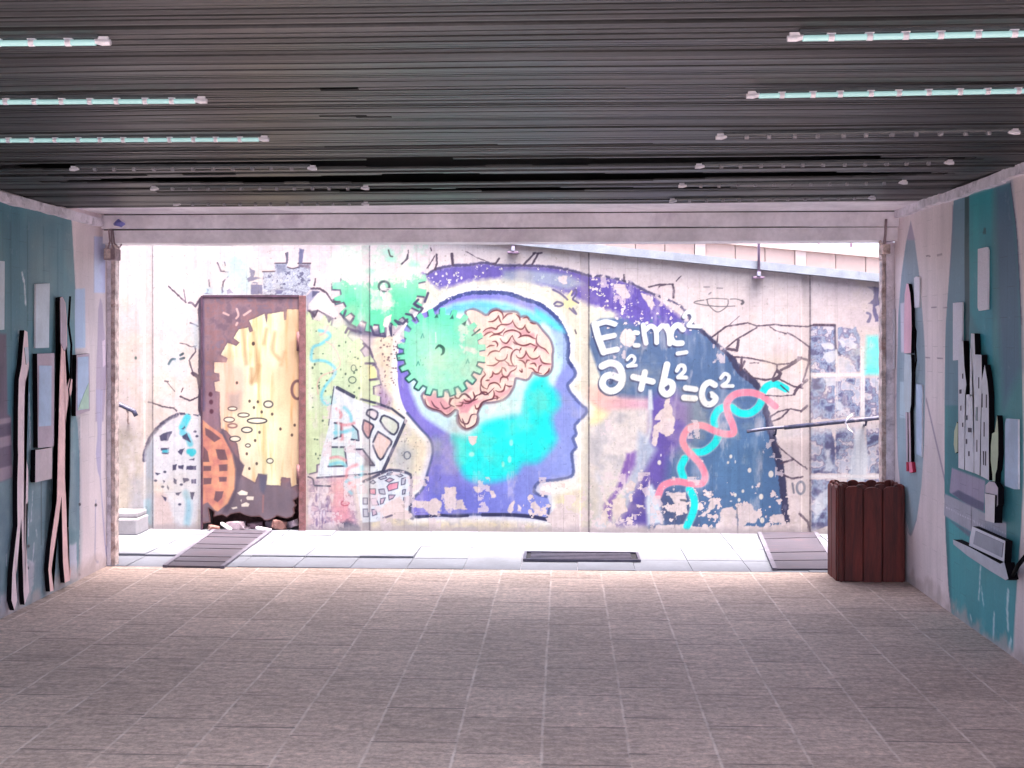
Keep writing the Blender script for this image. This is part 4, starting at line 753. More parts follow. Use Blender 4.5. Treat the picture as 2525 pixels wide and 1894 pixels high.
Rc.poly(P('RU', "665,230 820,180 820,1400 700,1100 665,1000"), grad((20, 138, 146), (44, 132, 148), (2395, 600), (2455, 700), Rc), 8, .95)
Rc.poly(P('RU', "850,170 945,140 1003,750 1025,1400 900,1659 860,1000"), (70, 98, 124), 14, .85)
Rc.poly(P('RU', "632,240 662,232 664,1000 660,1240 632,1220"), (8, 62, 66), .9)
Rc.poly(P('RL', "415,720 740,900 790,1060 770,1440 700,1470 440,1270"), grad((72, 154, 160), (72, 150, 160), (2350, 1300), (2480, 1500), Rc), 6, .95)
Rc.stroke(P('RU', "945,145 985,450 1003,750 1022,1100"), 4, (60, 60, 90), 1, .8, warp=1.5); Rc.stroke(P('RL', "398,600 408,850 418,1080 436,1270"), 2.5, (92, 88, 104), 1, .9)
Rc.stroke(P('RU', "548,300 546,500 530,760"), 5, (120, 110, 134), 2, .6)
for s, wd in (("595,990 590,1100 585,1170", 6), ("745,1120 740,1230 745,1330", 8), ("668,1250 662,1380", 6), ("540,1260 545,1290", 5), ("760,1390 740,1480", 8), ("620,1380 630,1410", 6), ("600,1100 610,1200", 3), ("470,1220 468,1250", 4)): Rc.stroke(P('RL', s), wd, (196, 216, 220), 2, .85, warp=3)
Rc.poly(P('RL', "440,1282 500,1290 640,1400 760,1440 740,1484 650,1440"), (190, 202, 206), 5, .6, warp=7)
Rc.poly(P('RS', "60,1240 330,1345 320,1600 200,1550 40,1440"), (150, 142, 166), 1.5); Rc.poly(P('RS', "60,1450 110,1422 325,1530 318,1598 190,1545"), (92, 92, 122), 1)
Rc.poly(P('RL', "400,592 545,660 620,700 735,752 735,840 540,798 395,710"), (158, 158, 172), 1.2); Rc.poly(P('RL', "430,740 540,800 535,830"), (100, 100, 122), 2, .8)
for k in range(26):
    t = k/25; q = P('RL', f"{410+t*320},{668+t*165}")[0]; Rc.ell(q[0], q[1], 1.6, 1.2, (214, 212, 222), .5, .9)
for k in range(12):
    t = k/11; q = P('RL', f"{560+t*170},{740+t*70}")[0]; Rc.ell(q[0], q[1], 1.4, 1.1, (210, 208, 218), .5, .8)
Rc.stroke(P('RL', "545,660 542,795"), 2, (54, 50, 62), .6, sm=0)
Rc.poly(P('RF', "85,410 125,400 125,740 85,745"), (196, 192, 206), 1.2); Rc.poly(P('RF', "78,945 120,945 120,1195 78,1190"), (170, 188, 198), 1.2)
Rc.poly(P('RU', "765,445 780,450 778,490 755,490"), (16, 84, 92), 1)
Rc.stroke(P('RU', "370,640 400,640"), 2, (96, 76, 84), .6, sm=0); Rc.stroke(P('RU', "445,636 478,628"), 2, (96, 76, 84), .6, sm=0)
for y_, a, b in ((990, 405, 440), (990, 485, 515), (1332, 365, 395), (1337, 445, 485)): Rc.stroke(P('RU', f"{a},{y_} {b},{y_}"), 1.4, (130, 112, 126), .6, sm=0)
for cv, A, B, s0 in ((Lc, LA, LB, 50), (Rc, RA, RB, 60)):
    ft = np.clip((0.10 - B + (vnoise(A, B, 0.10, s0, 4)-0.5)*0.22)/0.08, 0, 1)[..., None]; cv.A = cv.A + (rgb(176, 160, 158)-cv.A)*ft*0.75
    sc_ = vnoise(A, B, 0.05, s0+3, 3) > 0.80; cv.A[sc_] = cv.A[sc_]*0.9 + rgb(20, 19, 20)
    vs_ = vnoise(A*6, B, 0.5, s0+5, 3)[..., None]; cv.A *= 0.93 + 0.12*vs_
m_side = painted('painted_side_tiles', (0.1013, 0.31), 0.5, 'yz', 0.80, 0.35)
def side_wall(X, su, sv, cv, out, lab, sgn):
    e = empty('tunnel_wall', (X, 3.3, 0)); tag(e, lab, 'wall')
    dd = (vnoise(*np.meshgrid(su, sv), 0.5, 9, 3)-0.5)*0.008
    g = grid_mesh('painted_face', su, sv, lambda U, V, D: np.stack([np.full_like(U, X)+D*(U < 8.09), U, V], -1), cv.A, m_side, None, None, dd, 1.25); attach(g, e)  # same tiles as across the lane, lightened to offset the dim passage
    attach(box('core', min(X+sgn*0.012, X+sgn*0.3), max(X+sgn*0.012, X+sgn*0.3), Y0, 8.112, 0, ZC+0.155, m_conc), e)
    a, b = sorted((X+sgn*0.302, sgn*9)); attach(box('lane_face', a, b, 7.9, 8.112, 0, ZC+0.155, m_white), e)
    yy = Y0; r_ = random.Random(4 if sgn > 0 else 5); zt = 2.432 if sgn < 0 else 2.458
    while yy < 8.0:
        L = min(r_.uniform(0.9, 1.35), 8.0-yy); bm = bmesh.new(); n = max(3, int(L/0.05)); dz = r_.uniform(-0.006, 0.006); pr = r_.uniform(0.022, 0.034); prev = None
        for k in range(n+1):
            yk = yy + (L-0.006)*k/n; j = [(float(vnoise(np.array([yk*1.0+7]), np.array([q*3.3]), 0.12, 7+q, 3)[0])-0.5) for q in range(3)]
            xi = X - sgn*(pr+0.014*j[0]); cur = [bm.verts.new((X+sgn*0.004, yk, zt+dz+0.012*j[1])), bm.verts.new((xi, yk, zt+dz-0.004+0.012*j[1])), bm.verts.new((xi, yk, zt-0.058+dz+0.016*j[2])), bm.verts.new((X+sgn*0.004, yk, zt-0.062+dz+0.016*j[2]))]
            if prev:
                for a_ in range(3): bm.faces.new((prev[a_], cur[a_], cur[a_+1], prev[a_+1]))
            else: bm.faces.new(cur)
            prev = cur
        bm.faces.new(prev[::-1]); attach(from_bm('cornice', bm, m_corn), e); yy += L
    return e
side_wall(XL, lu, lv, Lc, None, 'left side wall of the passage, painted blue-green with a mauve banded block', -1)
side_wall(XR, ru, rv, Rc, None, 'right side wall of the passage, painted with a pointed oval and a teal panel', 1)
# ---------------------------------------------------------------- mural wall: coping, backing, door recess
attach_m = lambda o: attach(o, mural)
def slope_box(bm, x0, x1, y0, y1, f0, f1, n=1, amp=0, seed=0):
    rr = random.Random(seed)
    for k in range(n):
        a = x0+(x1-x0)*k/n; b = x0+(x1-x0)*(k+1)/n; e = rr.uniform(-amp, amp)
        q = [bm.verts.new(c_) for c_ in ((a, y0, f0(a)+e), (b, y0, f0(b)+e), (b, y1, f0(b)+e), (a, y1, f0(a)+e), (a, y0, f1(a)+e), (b, y0, f1(b)+e), (b, y1, f1(b)+e), (a, y1, f1(a)+e))]
        for f in ((0,3,2,1),(4,5,6,7),(0,1,5,4),(1,2,6,5),(2,3,7,6),(3,0,4,7)): bm.faces.new([q[i] for i in f])
bm = bmesh.new(); slope_box(bm, -9, DX0, YB+0.03, YB+0.28, lambda x: -0.05, lambda x: wall_top(x)-0.002, 6); slope_box(bm, DX1, 9, YB+0.03, YB+0.28, lambda x: -0.05, lambda x: wall_top(x)-0.002, 8)
slope_box(bm, DX0, DX1, YB+0.03, YB+0.28, lambda x: DZ1, lambda x: wall_top(x)-0.002, 1); attach_m(from_bm('backing', bm, m_conc))
bm = bmesh.new(); slope_box(bm, -9, 9, YB-0.055, YB+0.33, lambda x: wall_top(x)+0.001, lambda x: wall_top(x)+0.068, 15, 0.0015, 2); attach_m(from_bm('coping', bm, m_cope))
m_rec = plain('recess_rough', (96, 66, 66), 0.95, 0.35, 16, bump=0.8, stain=(60, 40, 44))
attach_m(box('door_recess', DX0-0.02, DX1+0.02, YB+0.281, YB+0.34, -0.05, DZ1+0.05, m_rec))
# ---------------------------------------------------------------- rusted door
YD = YB - 0.014
du = np.arange(DX0+0.002, DX1-0.055, 0.005); dv = np.arange(0.012, DZ1-0.004, 0.005); DU, DV = np.meshgrid(du, dv)
D = Canvas(du, dv, lambda u, v: onY(u, v, YD), PXB, (126, 98, 118))
D.A = mottle([(124, 102, 118), (144, 118, 130), (148, 112, 118), (130, 112, 130)], 26, 3, PXB)(DU, DV)
D.poly(P(2, "880,0 1050,0 1050,420 1000,400 880,600"), (142, 112, 132), 8, .6)
D.poly(P(2, "900,900 1240,860 1700,950 1760,1240 1700,1360 900,1360"), (118, 108, 122), 12, .8)
D.stroke(P(1, "880,640 890,1659"), 8, (96, 84, 120), 3, .8)
YG = np.vstack([P(1, "1800,750 1650,748 1645,842 1625,845 1620,768 1475,790 1465,880 1445,790 1310,850 1345,945 1310,960 1300,912 1215,930 1165,1008 1222,1050 1190,1080 1110,1052 1050,1160 1110,1192 1100,1230 988,1230 988,1322 1035,1330 1040,1400 990,1410 1000,1490 1040,1500 1040,1659"),
    P(2, "1050,430 1100,450 1200,570 1225,730 1262,765 1235,850 1360,922 1388,840 1470,850 1462,942 1590,950 1598,872 1680,880 1690,960 1770,930 1810,900")])
def goldf(X, Z):
    g = grad((240, 212, 192), (240, 243, 206), (540, 1000), (620, 980), D)(X, Z); h = grad((0, 0, 0), (1, 1, 1), (670, 900), (730, 900), D)(X, Z)
    g = g*(1-h) + rgb(230, 200, 166)*h; n_ = vnoise(X*9, Z*0.9, 0.35, 5, 4)[..., None]; return g - np.clip((n_-0.5)*3.2, 0, 1)*rgb(22, 44, 62)
D.stroke(YG, 5, (104, 84, 100), 2, .7, sm=0); D.poly(YG, goldf, 1.2, warp=1)
D.poly(P(1, "1060,1200 1280,1250 1300,1500 1230,1659 1060,1659 1040,1400"), (232, 186, 176), 14, .65); D.poly(P(1, "1110,1520 1230,1500 1220,1659 1130,1659"), (170, 160, 160), 8, .6)
for s in ("1345,960 1380,1250 1330,1420", "1465,930 1440,1060", "1540,960 1520,1120 1580,1200", "1250,930 1280,1240", "1400,1260 1370,1400", "1330,1290 1325,1400", "1630,1140 1600,1250"): D.stroke(P(1, s), 9, (196, 150, 110), 4, .6)
D.poly(P(1, "1640,780 1760,780 1760,1659 1540,1659 1600,1200"), (222, 186, 150), 16, .6)
D.stroke(P(1, "1180,920 1150,960"), 6, (150, 120, 130), 2, .5)
for s in ("1075,780 1120,800", "1195,745 1210,800 1190,830", "1320,760 1260,800", "1200,870 1190,890"): D.stroke(P(1, s), 5, (226, 190, 186), 1.2, .9)
for T, x_, y_, a, b, rg, cc in ((2, 1480, 210, 11, 8, 4, (104, 96, 100)), (2, 1155, 250, 11, 4.5, 3, (112, 90, 92)), (2, 1255, 308, 14, 5, 3, (78, 68, 74)), (2, 1378, 360, 24, 6.5, 3.4, (64, 60, 72)), (2, 1285, 443, 13, 6.5, 3.2, (64, 60, 72)), (2, 1125, 350, 13, 6, 3, (110, 84, 90)), (2, 1178, 525, 13, 6.5, 3, (84, 72, 80)), (2, 1495, 725, 8, 6, 2.6, (84, 80, 84)), (2, 1295, 585, 6, 4, 3, (80, 78, 80))):
    D.ell(260+x_*S6, 940+y_*S6, a, b, (244, 238, 220), 1, .9); D.ell(260+x_*S6, 940+y_*S6, a, b, cc, .8, ring=rg)
D.ell(260+1155*S6, 940+405*S6, 11, 5, (150, 110, 110), 1.5, ring=4)
D.ell(260+1745*S6, 560+1480*S6, 14, 22, (120, 88, 92), 1.6, ring=7)
for x_, y_ in ((1310, 182), (1385, 188), (1350, 240), (1420, 280), (1515, 300), (1590, 435), (1400, 465), (1695, 490), (1360, 540), (1285, 660), (1375, 750), (1308, 795), (1195, 15), (1720, 400)): D.ell(260+x_*S6, 940+y_*S6, 3.2, 4, (86, 66, 66), .8, .9)
D.ell(260+1345*S6, 560+1060*S6, 4, 5, (80, 60, 60), 1)
D.poly(P(2, "1070,430 1120,560 1160,640 1200,690 1260,765 1235,850 1180,1060 1110,1200 1060,1200 1180,900 1150,640 1040,470"), (100, 88, 106), 3, .9)
OG = P(2, "885,350 940,400 1060,485 1140,640 1175,800 1170,980 1110,1110 1020,1185 990,1170 930,1100 885,1120"); D.poly(OG, mottle([(232, 168, 136), (220, 150, 130), (200, 130, 124)], 24, 8, PXB), 1.5)
for s in ("905,420 960,450 1050,520 990,555 910,490", "890,590 930,640 945,735 885,735", "1000,618 1085,622 1110,715 1040,718 1020,700", "890,770 960,770 960,815 890,818", "1030,760 1112,755 1110,815 1035,820", "890,880 965,880 960,935 890,940", "1030,870 1105,870 1100,912 1035,915", "1000,1000 1075,1000 1060,1060 1020,1100 985,1080", "905,640 900,700 885,700"): D.poly(P(2, s), (112, 84, 98), 1.2, .9)
D.poly(P(2, "1112,765 1150,660 1180,800 1170,980 1110,1110 1060,1140 1110,980"), (240, 184, 146), 4, .8)
for s in ("1200,1015 1240,990 1295,1010 1290,1035 1220,1035", "1280,1060 1290,1045 1350,1050 1345,1080 1290,1080", "1235,1120 1280,1100 1310,1115 1300,1140 1240,1140", "1145,1150 1195,1140 1200,1155 1160,1165", "1228,1080 1240,1075 1238,1100"): D.poly(P(2, s), (246, 236, 224), 1)
D.stroke(P(2, "1435,1040 1430,1190"), 4, (170, 120, 120), 1.5, .7); D.poly(P(2, "1390,850 1465,850 1460,960 1440,1020 1410,1000"), (92, 94, 120), 4, .8)
for x_, y_ in ((960, 190), (965, 275), (955, 120)): D.ell(260+x_*S6, 940+y_*S6, 5, 6, (84, 44, 64), 1.5, .9)
D.A *= (0.92 + 0.14*vnoise(DU*8, DV, 0.3, 12, 4))[..., None]
# rusted through along the foot
hole = P(2, "940,1160 985,1190 975,1240 1060,1220 1100,1245 1140,1215 1220,1200 1260,1225 1330,1240 1400,1235 1450,1275 1520,1260 1560,1230 1640,1255 1700,1240 1725,1200 1715,1160 1740,1130 1715,1085 1760,1060 1765,1400 900,1400 890,1300 960,1290 955,1230")
HX_, HZ_ = onY(hole[:, 0], hole[:, 1], YD); hd = D.sdf(np.stack([HX_, HZ_], 1), DU, DV); rim = np.clip(1-hd/0.02, 0, 1)[..., None]*(hd > 0)[..., None]; D.A = D.A + (rgb(96, 48, 44)-D.A)*rim*0.8
door = empty('rusted_door', (DX0, YD, 0)); tag(door, 'rusted metal door painted with half a yellow gear, its foot rusted away', 'door')
m_door = painted('painted_rusty_sheet', None, 0.6, 'xz', 1, 0.25)
lf = grid_mesh('leaf', du, dv, lambda U, V, Dz: np.stack([U, YD + Dz, V], -1), D.A, m_door, None, hd > 0, (vnoise(DU, DV, 0.3, 4, 3)-0.5)*0.012, 0.56); attach(lf, door)
sm_ = lf.modifiers.new('thick', 'SOLIDIFY'); sm_.thickness = 0.004
m_drust = plain('door_frame_rust', (108, 74, 78), 0.7, 0.3, 20, bump=0.5, stain=(110, 62, 64)); m_dk = plain('door_edge_dark', (70, 48, 66), 0.8, 0.3, 14)
attach(box('frame', DX1-0.054, DX1, YD-0.018, YB+0.03, 0.0, DZ1, m_drust, None, 0.003), door); attach(box('frame', DX0-0.006, DX0+0.008, YD-0.008, YB+0.03, 0, DZ1, m_dk), door); attach(box('frame', DX0+0.009, DX1-0.056, YD-0.008, YB+0.03, DZ1-0.012, DZ1+0.006, m_dk), door)
for zh in (1.30+0.25, 0.45): attach(tube('hinge', [(DX1-0.060, YD-0.014, zh-0.06), (DX1-0.060, YD-0.014, zh+0.10)], 0.013, m_drust), door)
attach(box('fascia', DX0+0.01, DX1-0.058, YD+0.05, YD+0.06, 0.30, DZ1-0.02, m_void), door)
# ---------------------------------------------------------------- rubble at the foot of the door
rr = random.Random(9)
def rock(name, x, y, z, sx, sy, sz, mat, rz, seed):
    r2 = random.Random(seed); bm = bmesh.new(); bmesh.ops.create_icosphere(bm, subdivisions=2, radius=1)
    for v in bm.verts:
        k = r2.uniform(0.82, 1.12); v.co = Vector((max(-.75, min(.75, v.co.x*k*1.1)), max(-.7, min(.7, v.co.y*k)), max(-.6, min(.6, v.co.z*k))))
    bmesh.ops.scale(bm, vec=(sx, sy, sz), verts=bm.verts); bmesh.ops.rotate(bm, cent=(0, 0, 0), matrix=Matrix.Rotation(rz, 3, 'Y') @ Matrix.Rotation(rz*2, 3, 'Z'), verts=bm.verts)
    mz = min(v.co.z for v in bm.verts); bmesh.ops.translate(bm, vec=(0, 0, -mz), verts=bm.verts)
    return from_bm(name, bm, mat, None, (x, y, z))
m_rk = [plain('rubble_grey', (150, 134, 146), 0.95, 0.25, 14, bump=0.8), plain('rubble_brick', (130, 94, 90), 0.95, 0.3, 16, bump=0.8, stain=(196, 160, 150)), plain('rubble_mauve', (150, 122, 134), 0.95, 0.3, 14, bump=0.8)]
RK = [(1180, 1325, .105, .08, 0, 'wide pale grey lump of rubble behind the left half of the door foot'), (1340, 1300, .08, .06, 2, 'mauve lump of rubble lying middle of the rusted door foot'), (1470, 1330, .05, .07, 0, 'small grey lump of rubble between the mauve and the brick lump'),
      (1575, 1310, .08, .09, 1, 'reddish brick lump lying under the rusted door foot'), (1680, 1320, .07, .07, 0, 'grey lump of rubble nearest the hinge side of the door'), (1270, 1345, .05, .03, 0, 'flat grey chip in front of the wide pale lump at the door'), (1000, 1335, .06, .04, 1, 'reddish chip at the left foot of the rusted door')]
for k, (px, py, sx, sz, mi, lab) in enumerate(RK):
    x = float(onY(260+px*S6, 1300, YB)[0]); tag(rock('rubble_lump', x, YB+0.02+0.05*(k % 3)-(0.07 if k in (5, 6) else 0), 0.0, sx, 0.05, sz*0.72, m_rk[mi], rr.uniform(-.3, .3), k), lab, 'rubble', 'rubble lumps at the foot of the rusted door')
m_chip = plain('pale_splinter', (226, 220, 232), 0.9, 0.1, 20)
for k, (a, b, lab) in enumerate((((1050, 1255), (1140, 1335), 'pale splinter leaning at the left foot of the rusted door'), ((1370, 1330), (1500, 1350), 'flat white tile shard on the ground before the door'))):
    xa = float(onY(260+a[0]*S6, 1300, YB-0.05)[0]); xb = float(onY(260+b[0]*S6, 1300, YB-0.05)[0]); za, zb = (0.055, 0.006) if k == 0 else (0.022, 0.004)
    bm = bmesh.new(); q = [(xa, YB-0.07, za), (xb, YB-0.09, zb), (xb+0.01, YB-0.05, zb), (xa+0.012, YB-0.035, za)]
    lo = [bm.verts.new(c_) for c_ in q]; hi = [bm.verts.new((c_[0], c_[1], c_[2]+0.016)) for c_ in q]
    bm.faces.new(lo[::-1]); bm.faces.new(hi)
    for i in range(4): bm.faces.new((lo[i], lo[(i+1) % 4], hi[(i+1) % 4], hi[i]))
    tag(from_bm('shard', bm, m_chip), lab, 'shard')
# ---------------------------------------------------------------- floor plates, drain, block
def quad_plate(name, Q, lab, cols, z=0.006, nb=9):
    Q = [Vector((a, b, 0)) for a, b in Q]; e = empty(name, tuple((Q[0]+Q[1]+Q[2]+Q[3])/4)); tag(e, lab, 'floor plate')
    L = lambda s, t: (Q[0]*(1-s)+Q[3]*s)*(1-t) + (Q[1]*(1-s)+Q[2]*s)*t
    def strip(nm, s0, s1, t0, t1, z0, z1, mat):
        bm = bmesh.new(); c4 = [L(s0, t0), L(s1, t0), L(s1, t1), L(s0, t1)]; lo = [bm.verts.new((p.x, p.y, z0)) for p in c4]; hi = [bm.verts.new((p.x, p.y, z1)) for p in c4]
        bm.faces.new(lo[::-1]); bm.faces.new(hi)
        for i in range(4): bm.faces.new((lo[i], lo[(i+1) % 4], hi[(i+1) % 4], hi[i]))
        return attach(from_bm(nm, bm, mat), e)
    for k in range(nb): strip('board', 0.07, 0.93, k/nb+0.006, (k+1)/nb-0.004, 0.001, z+0.008+0.002*((k*7) % 3), m_plate)
    strip('border', 0, 0.068, 0, 1, 0.001, z+0.014, m_plframe); strip('border', 0.932, 1, 0, 1, 0.001, z+0.014, m_plframe)
    return e
quad_plate('floor_plate', PLL, 'long grey-brown boarded plate slanting across the paving from the rusted door', None)
quad_plate('floor_plate', PLR, 'shorter grey boarded plate in the paving beside the wooden bin', None, nb=5)
g0, g1 = onZ(1297, 1384), onZ(1572, 1384); ga = onZ(1300, 1367)[1]; gx0, gx1, gy0, gy1 = g0[0], g1[0], g0[1], ga
dr_ = empty('drain_grate', ((gx0+gx1)/2, (gy0+gy1)/2, 0)); tag(dr_, 'rectangular steel drain grate sunk in the pale paving', 'drain')
m_dr = plain('drain_steel', (84, 80, 96), 0.5, 0.2, 20, metal=0.3); m_drd = plain('drain_dark', (26, 24, 34), 0.8, 0.2, 20)
attach(box('sump', gx0, gx1, gy0, gy1, 0.0045, 0.007, m_drd), dr_)
for a in ((gx0-0.02, gx1+0.02, gy0-0.022, gy0-0.001), (gx0-0.02, gx1+0.02, gy1+0.001, gy1+0.02), (gx0-0.02, gx0-0.001, gy0, gy1), (gx1+0.001, gx1+0.02, gy0, gy1)): attach(box('frame', a[0], a[1], a[2], a[3], 0.003, 0.022, m_dr), dr_)
for k in range(5): yk = gy0 + (gy1-gy0)*(k+0.5)/5; attach(box('bar', gx0+0.03, gx1-0.04, yk-0.013, yk+0.013, 0.008, 0.015, m_dr), dr_)
bx0, by0 = onZ(328, 1341); bx1 = onZ(369, 1341)[0]
e = empty('plinth', (-3.7, 9.5, 0)); tag(e, 'low white plastered plinth in the far left corner of the lane', 'plinth')
attach(box('lower_block', -4.1, -3.455, 9.38, YB-0.02, 0, 0.13, m_white, None, 0.012), e); attach(box('upper_block', -4.1, -3.47, 9.44, YB-0.02, 0.132, 0.175, m_white, None, 0.012), e)
tag(box('foam_block', bx0, bx1, by0, by0+0.12, 0.004, 0.045, plain('foam_white', (238, 238, 246), 0.9, 0.05, 20), None, 0.004), 'small white block lying on the paving near the left stairs', 'block')
# ---------------------------------------------------------------- stairs at both ends of the lane
def stairs(x0, d, lab, n=9):
    e = empty('stairs', (x0, 8.9, 0)); tag(e, lab, 'stairs')
    for k in range(n): xa, xb = sorted((x0+d*0.30*k, x0+d*0.30*(k+1)-d*0.002)); attach(box('step', xa, xb, 8.14, YB-0.02, -0.05, 0.172*(k+1), m_white, None, 0.006), e)
stairs(-3.80, -1, 'white plastered stairs climbing out of the lane on the left'); stairs(3.35, 1, 'white plastered stairs climbing out of the lane on the right')
# ---------------------------------------------------------------- beyond the wall: terrace, far wall, railing
tag(box('terrace', -30, 30, YB+0.35, 60, -0.05, 1.2, m_conc), kind='structure')
def far_top(x): return 2.84 - 0.095*x
fw = empty('far_wall', (0, 12.5, 1.2)); tag(fw, 'sunlit pale pink panelled wall beyond the sloping coping', 'wall')
m_far = plain('far_wall_pink', (136, 122, 118), 0.8, 0.06, 1.6, bump=0.2, stain=(120, 102, 100)); m_farw = plain('far_wall_white', (144, 134, 132), 0.8, 0.04, 2)
xk = -9.0
while xk < 9:
    for q_ in range(3): bm = bmesh.new(); slope_box(bm, xk+q_*0.312, xk+q_*0.312+0.304, 12.5+0.004*(q_ % 2), 12.7, lambda x: 1.2, lambda x: far_top(x)-0.09, 1); attach(from_bm('panel', bm, m_far), fw)
    bm = bmesh.new(); slope_box(bm, xk+0.935, xk+1.045, 12.485, 12.7, lambda x: 1.2, lambda x: far_top(x)-0.09, 1); attach(from_bm('pilaster', bm, m_farw), fw); xk += 1.05
bm = bmesh.new(); slope_box(bm, -9, 9.4, 12.46, 12.75, lambda x: far_top(x)-0.088, lambda x: far_top(x)-0.005, 1); attach(from_bm('coping', bm, m_farw), fw)
m_post = plain('railing_paint', (128, 108, 132), 0.5, 0.2, 20); rl = empty('railing', (1.6, YB-0.07, 2.1)); tag(rl, 'thin steel railing with posts bracketed to the face below the coping', 'railing')
for u_, vb in ((-720, 0), (55, 0), (660, 0), (1265, 626), (1871, 690), (2477, 0)):
    x = float(onY(u_, 640, YB-0.07)[0]); zt = float(wall_top(x)); attach(tube('post', [(x, YB-0.072, zt-0.06), (x, YB-0.072, zt+0.95)], 0.011, m_post), rl)
    attach(box('bracket', x-0.045, x+0.045, YB-0.080, YB-0.002, zt-0.075, zt-0.058, m_post, None, 0.004), rl); attach(box('clamp', x-0.014, x+0.014, YB-0.088, YB-0.058, zt-0.056, zt-0.02, m_galv, None, 0.003), rl)
attach(tube('top_rail', [(-6, YB-0.072, float(wall_top(-6))+0.95), (-0.6, YB-0.072, float(wall_top(-0.6))+0.95), (6, YB-0.072, float(wall_top(6))+0.95)], 0.02, m_post), rl)
fr = empty('railing', (4, 12.55, 2.5)); tag(fr, 'short posts of a railing standing on the far pink wall', 'railing')
for u_ in (2019, 2099, 2179, 1939): x = float(onY(u_, 600, 12.6)[0]); attach(tube('post', [(x, 12.6, far_top(x)-0.01), (x, 12.6, far_top(x)+0.8)], 0.016, m_post), fr)
attach(tube('top_rail', [(0, 12.6, far_top(0)+0.8), (6, 12.6, far_top(6)+0.8)], 0.018, m_post), fr)
# ---------------------------------------------------------------- handrails
def w3(u, v, Y): a, b = onY(u, v, Y); return (float(a), Y, float(b))
hr = empty('handrail', w3(1990, 1050, YB)); tag(hr, 'dark pipe handrail rising to the right across the painted wall', 'handrail')
pa, pb = Vector(w3(1842, 1064, YB-0.085)), Vector(w3(2170, 1030, YB-0.085)); dvec = (pb-pa)
attach(tube('pipe', [pa + dvec*t + Vector((0, 0, 0.006*math.sin(t*9))) for t in np.linspace(0, 0.33, 8)], 0.014, m_rail), hr)
attach(tube('pipe', [pa + dvec*t for t in (0.28, 1, 1.9, 2.9)], 0.018, m_rail), hr)
for t in (0.22, 0.9, 1.6, 2.3):
    p = pa + dvec*t; attach(tube('bracket', [p, p+Vector((0, 0.03, -0.05)), p+Vector((0, 0.083, -0.055))], 0.009, m_rail), hr)
st_ = tube('cloth_strip', [pa+dvec*0.765+Vector((0.02, -0.03, 0.055)), pa+dvec*0.755+Vector((0, -0.034, 0.03)), pa+dvec*0.745+Vector((-0.012, -0.036, -0.01)), pa+dvec*0.75+Vector((0.005, -0.034, -0.06)), pa+dvec*0.762+Vector((0.028, -0.036, -0.088))], [.005, .007, .007, .006, .003], plain('cloth_white', (232, 230, 242), 0.9, 0.1, 30)); tag(st_, 'white strip of cloth knotted round the dark handrail', 'cloth strip')
hl = empty('handrail', w3(300, 1000, YB)); tag(hl, 'end of a dark handrail with a bent tip by the left stairs', 'handrail')
attach(tube('pipe', [w3(120, 915, YB-0.085), w3(287, 994, YB-0.085), w3(318, 1008, YB-0.085), w3(330, 1014, YB-0.085), w3(336, 1026, YB-0.083)], 0.019, m_rail), hl)
attach(tube('bracket', [w3(314, 1008, YB-0.08), w3(315, 1040, YB-0.06), w3(317, 1044, YB-0.004)], 0.009, m_rust), hl)
# ---------------------------------------------------------------- guides of the roller shutter and boxes at the mouth
for sgn, X, lab in ((-1, XL, 'weathered shutter guide strip down the left jamb of the mouth'), (1, XR, 'weathered shutter guide strip down the right jamb of the mouth')):
    xin = float(onY(284 if sgn < 0 else 2174, 1000, 8.12)[0]); a, b = sorted((xin, X + sgn*0.02)); e = empty('shutter_guide', ((a+b)/2, 8.16, 0)); tag(e, lab, 'guide rail')
    r3 = random.Random(8); bm = bmesh.new(); n = 60; prev = None
    for k in range(n+1):
        z = 2.25*k/n; j = r3.uniform(-0.003, 0.003); cur = [bm.verts.new((xin+j, 8.118, z)), bm.verts.new((xin+sgn*0.028+r3.uniform(-.004, .004), 8.118, z)), bm.verts.new((xin+sgn*0.028, 8.19, z)), bm.verts.new((xin+j, 8.19, z))]
        if prev:
            for i in range(4): bm.faces.new((prev[i], prev[(i+1) % 4], cur[(i+1) % 4], cur[i]))
        prev = cur
    bm.faces.new(prev); attach(from_bm('channel', bm, m_rust), e)
    a, b = sorted((xin+sgn*0.030, X+sgn*0.05)); attach(box('jamb', a, b, 8.114, 8.24, 0, 2.25, m_corn), e)
m_box = plain('box_brown', (150, 130, 134), 0.7, 0.2, 20)
def w3x(u, v, X): a, b = onX(u, v, X); return (X, float(a), float(b))
jb = empty('junction_box', w3(272, 628, 8.0)); tag(jb, 'small brown box fixed at the top of the left jamb', 'junction box')
c0 = Vector(w3(258, 641, 8.0)); c1 = Vector(w3(286, 613, 8.0)); attach(box('case', c0.x, c1.x, 7.98, 8.09, c0.z, c1.z, m_box, None, 0.004), jb); attach(box('lid', c0.x+0.006, c1.x-0.03, 7.972, 7.979, c0.z+0.008, c1.z-0.006, m_rust), jb)
for pts in ([(268, 566), (271, 595), (266, 613)], [(278, 568), (282, 600), (294, 612), (300, 602)], [(274, 566), (276, 600), (280, 615)]): attach(tube('cable', [w3(a, b, 7.99) for a, b in pts], 0.006, m_box), jb)
jr = empty('junction_box', w3(2184, 614, 8.0)); tag(jr, 'small rusty box fixed at the top of the right jamb', 'junction box')
c0 = Vector(w3(2176, 626, 8.0)); c1 = Vector(w3(2194, 603, 8.0)); attach(box('case', c0.x, c1.x, 7.98, 8.09, c0.z, c1.z, m_rust, None, 0.004), jr)
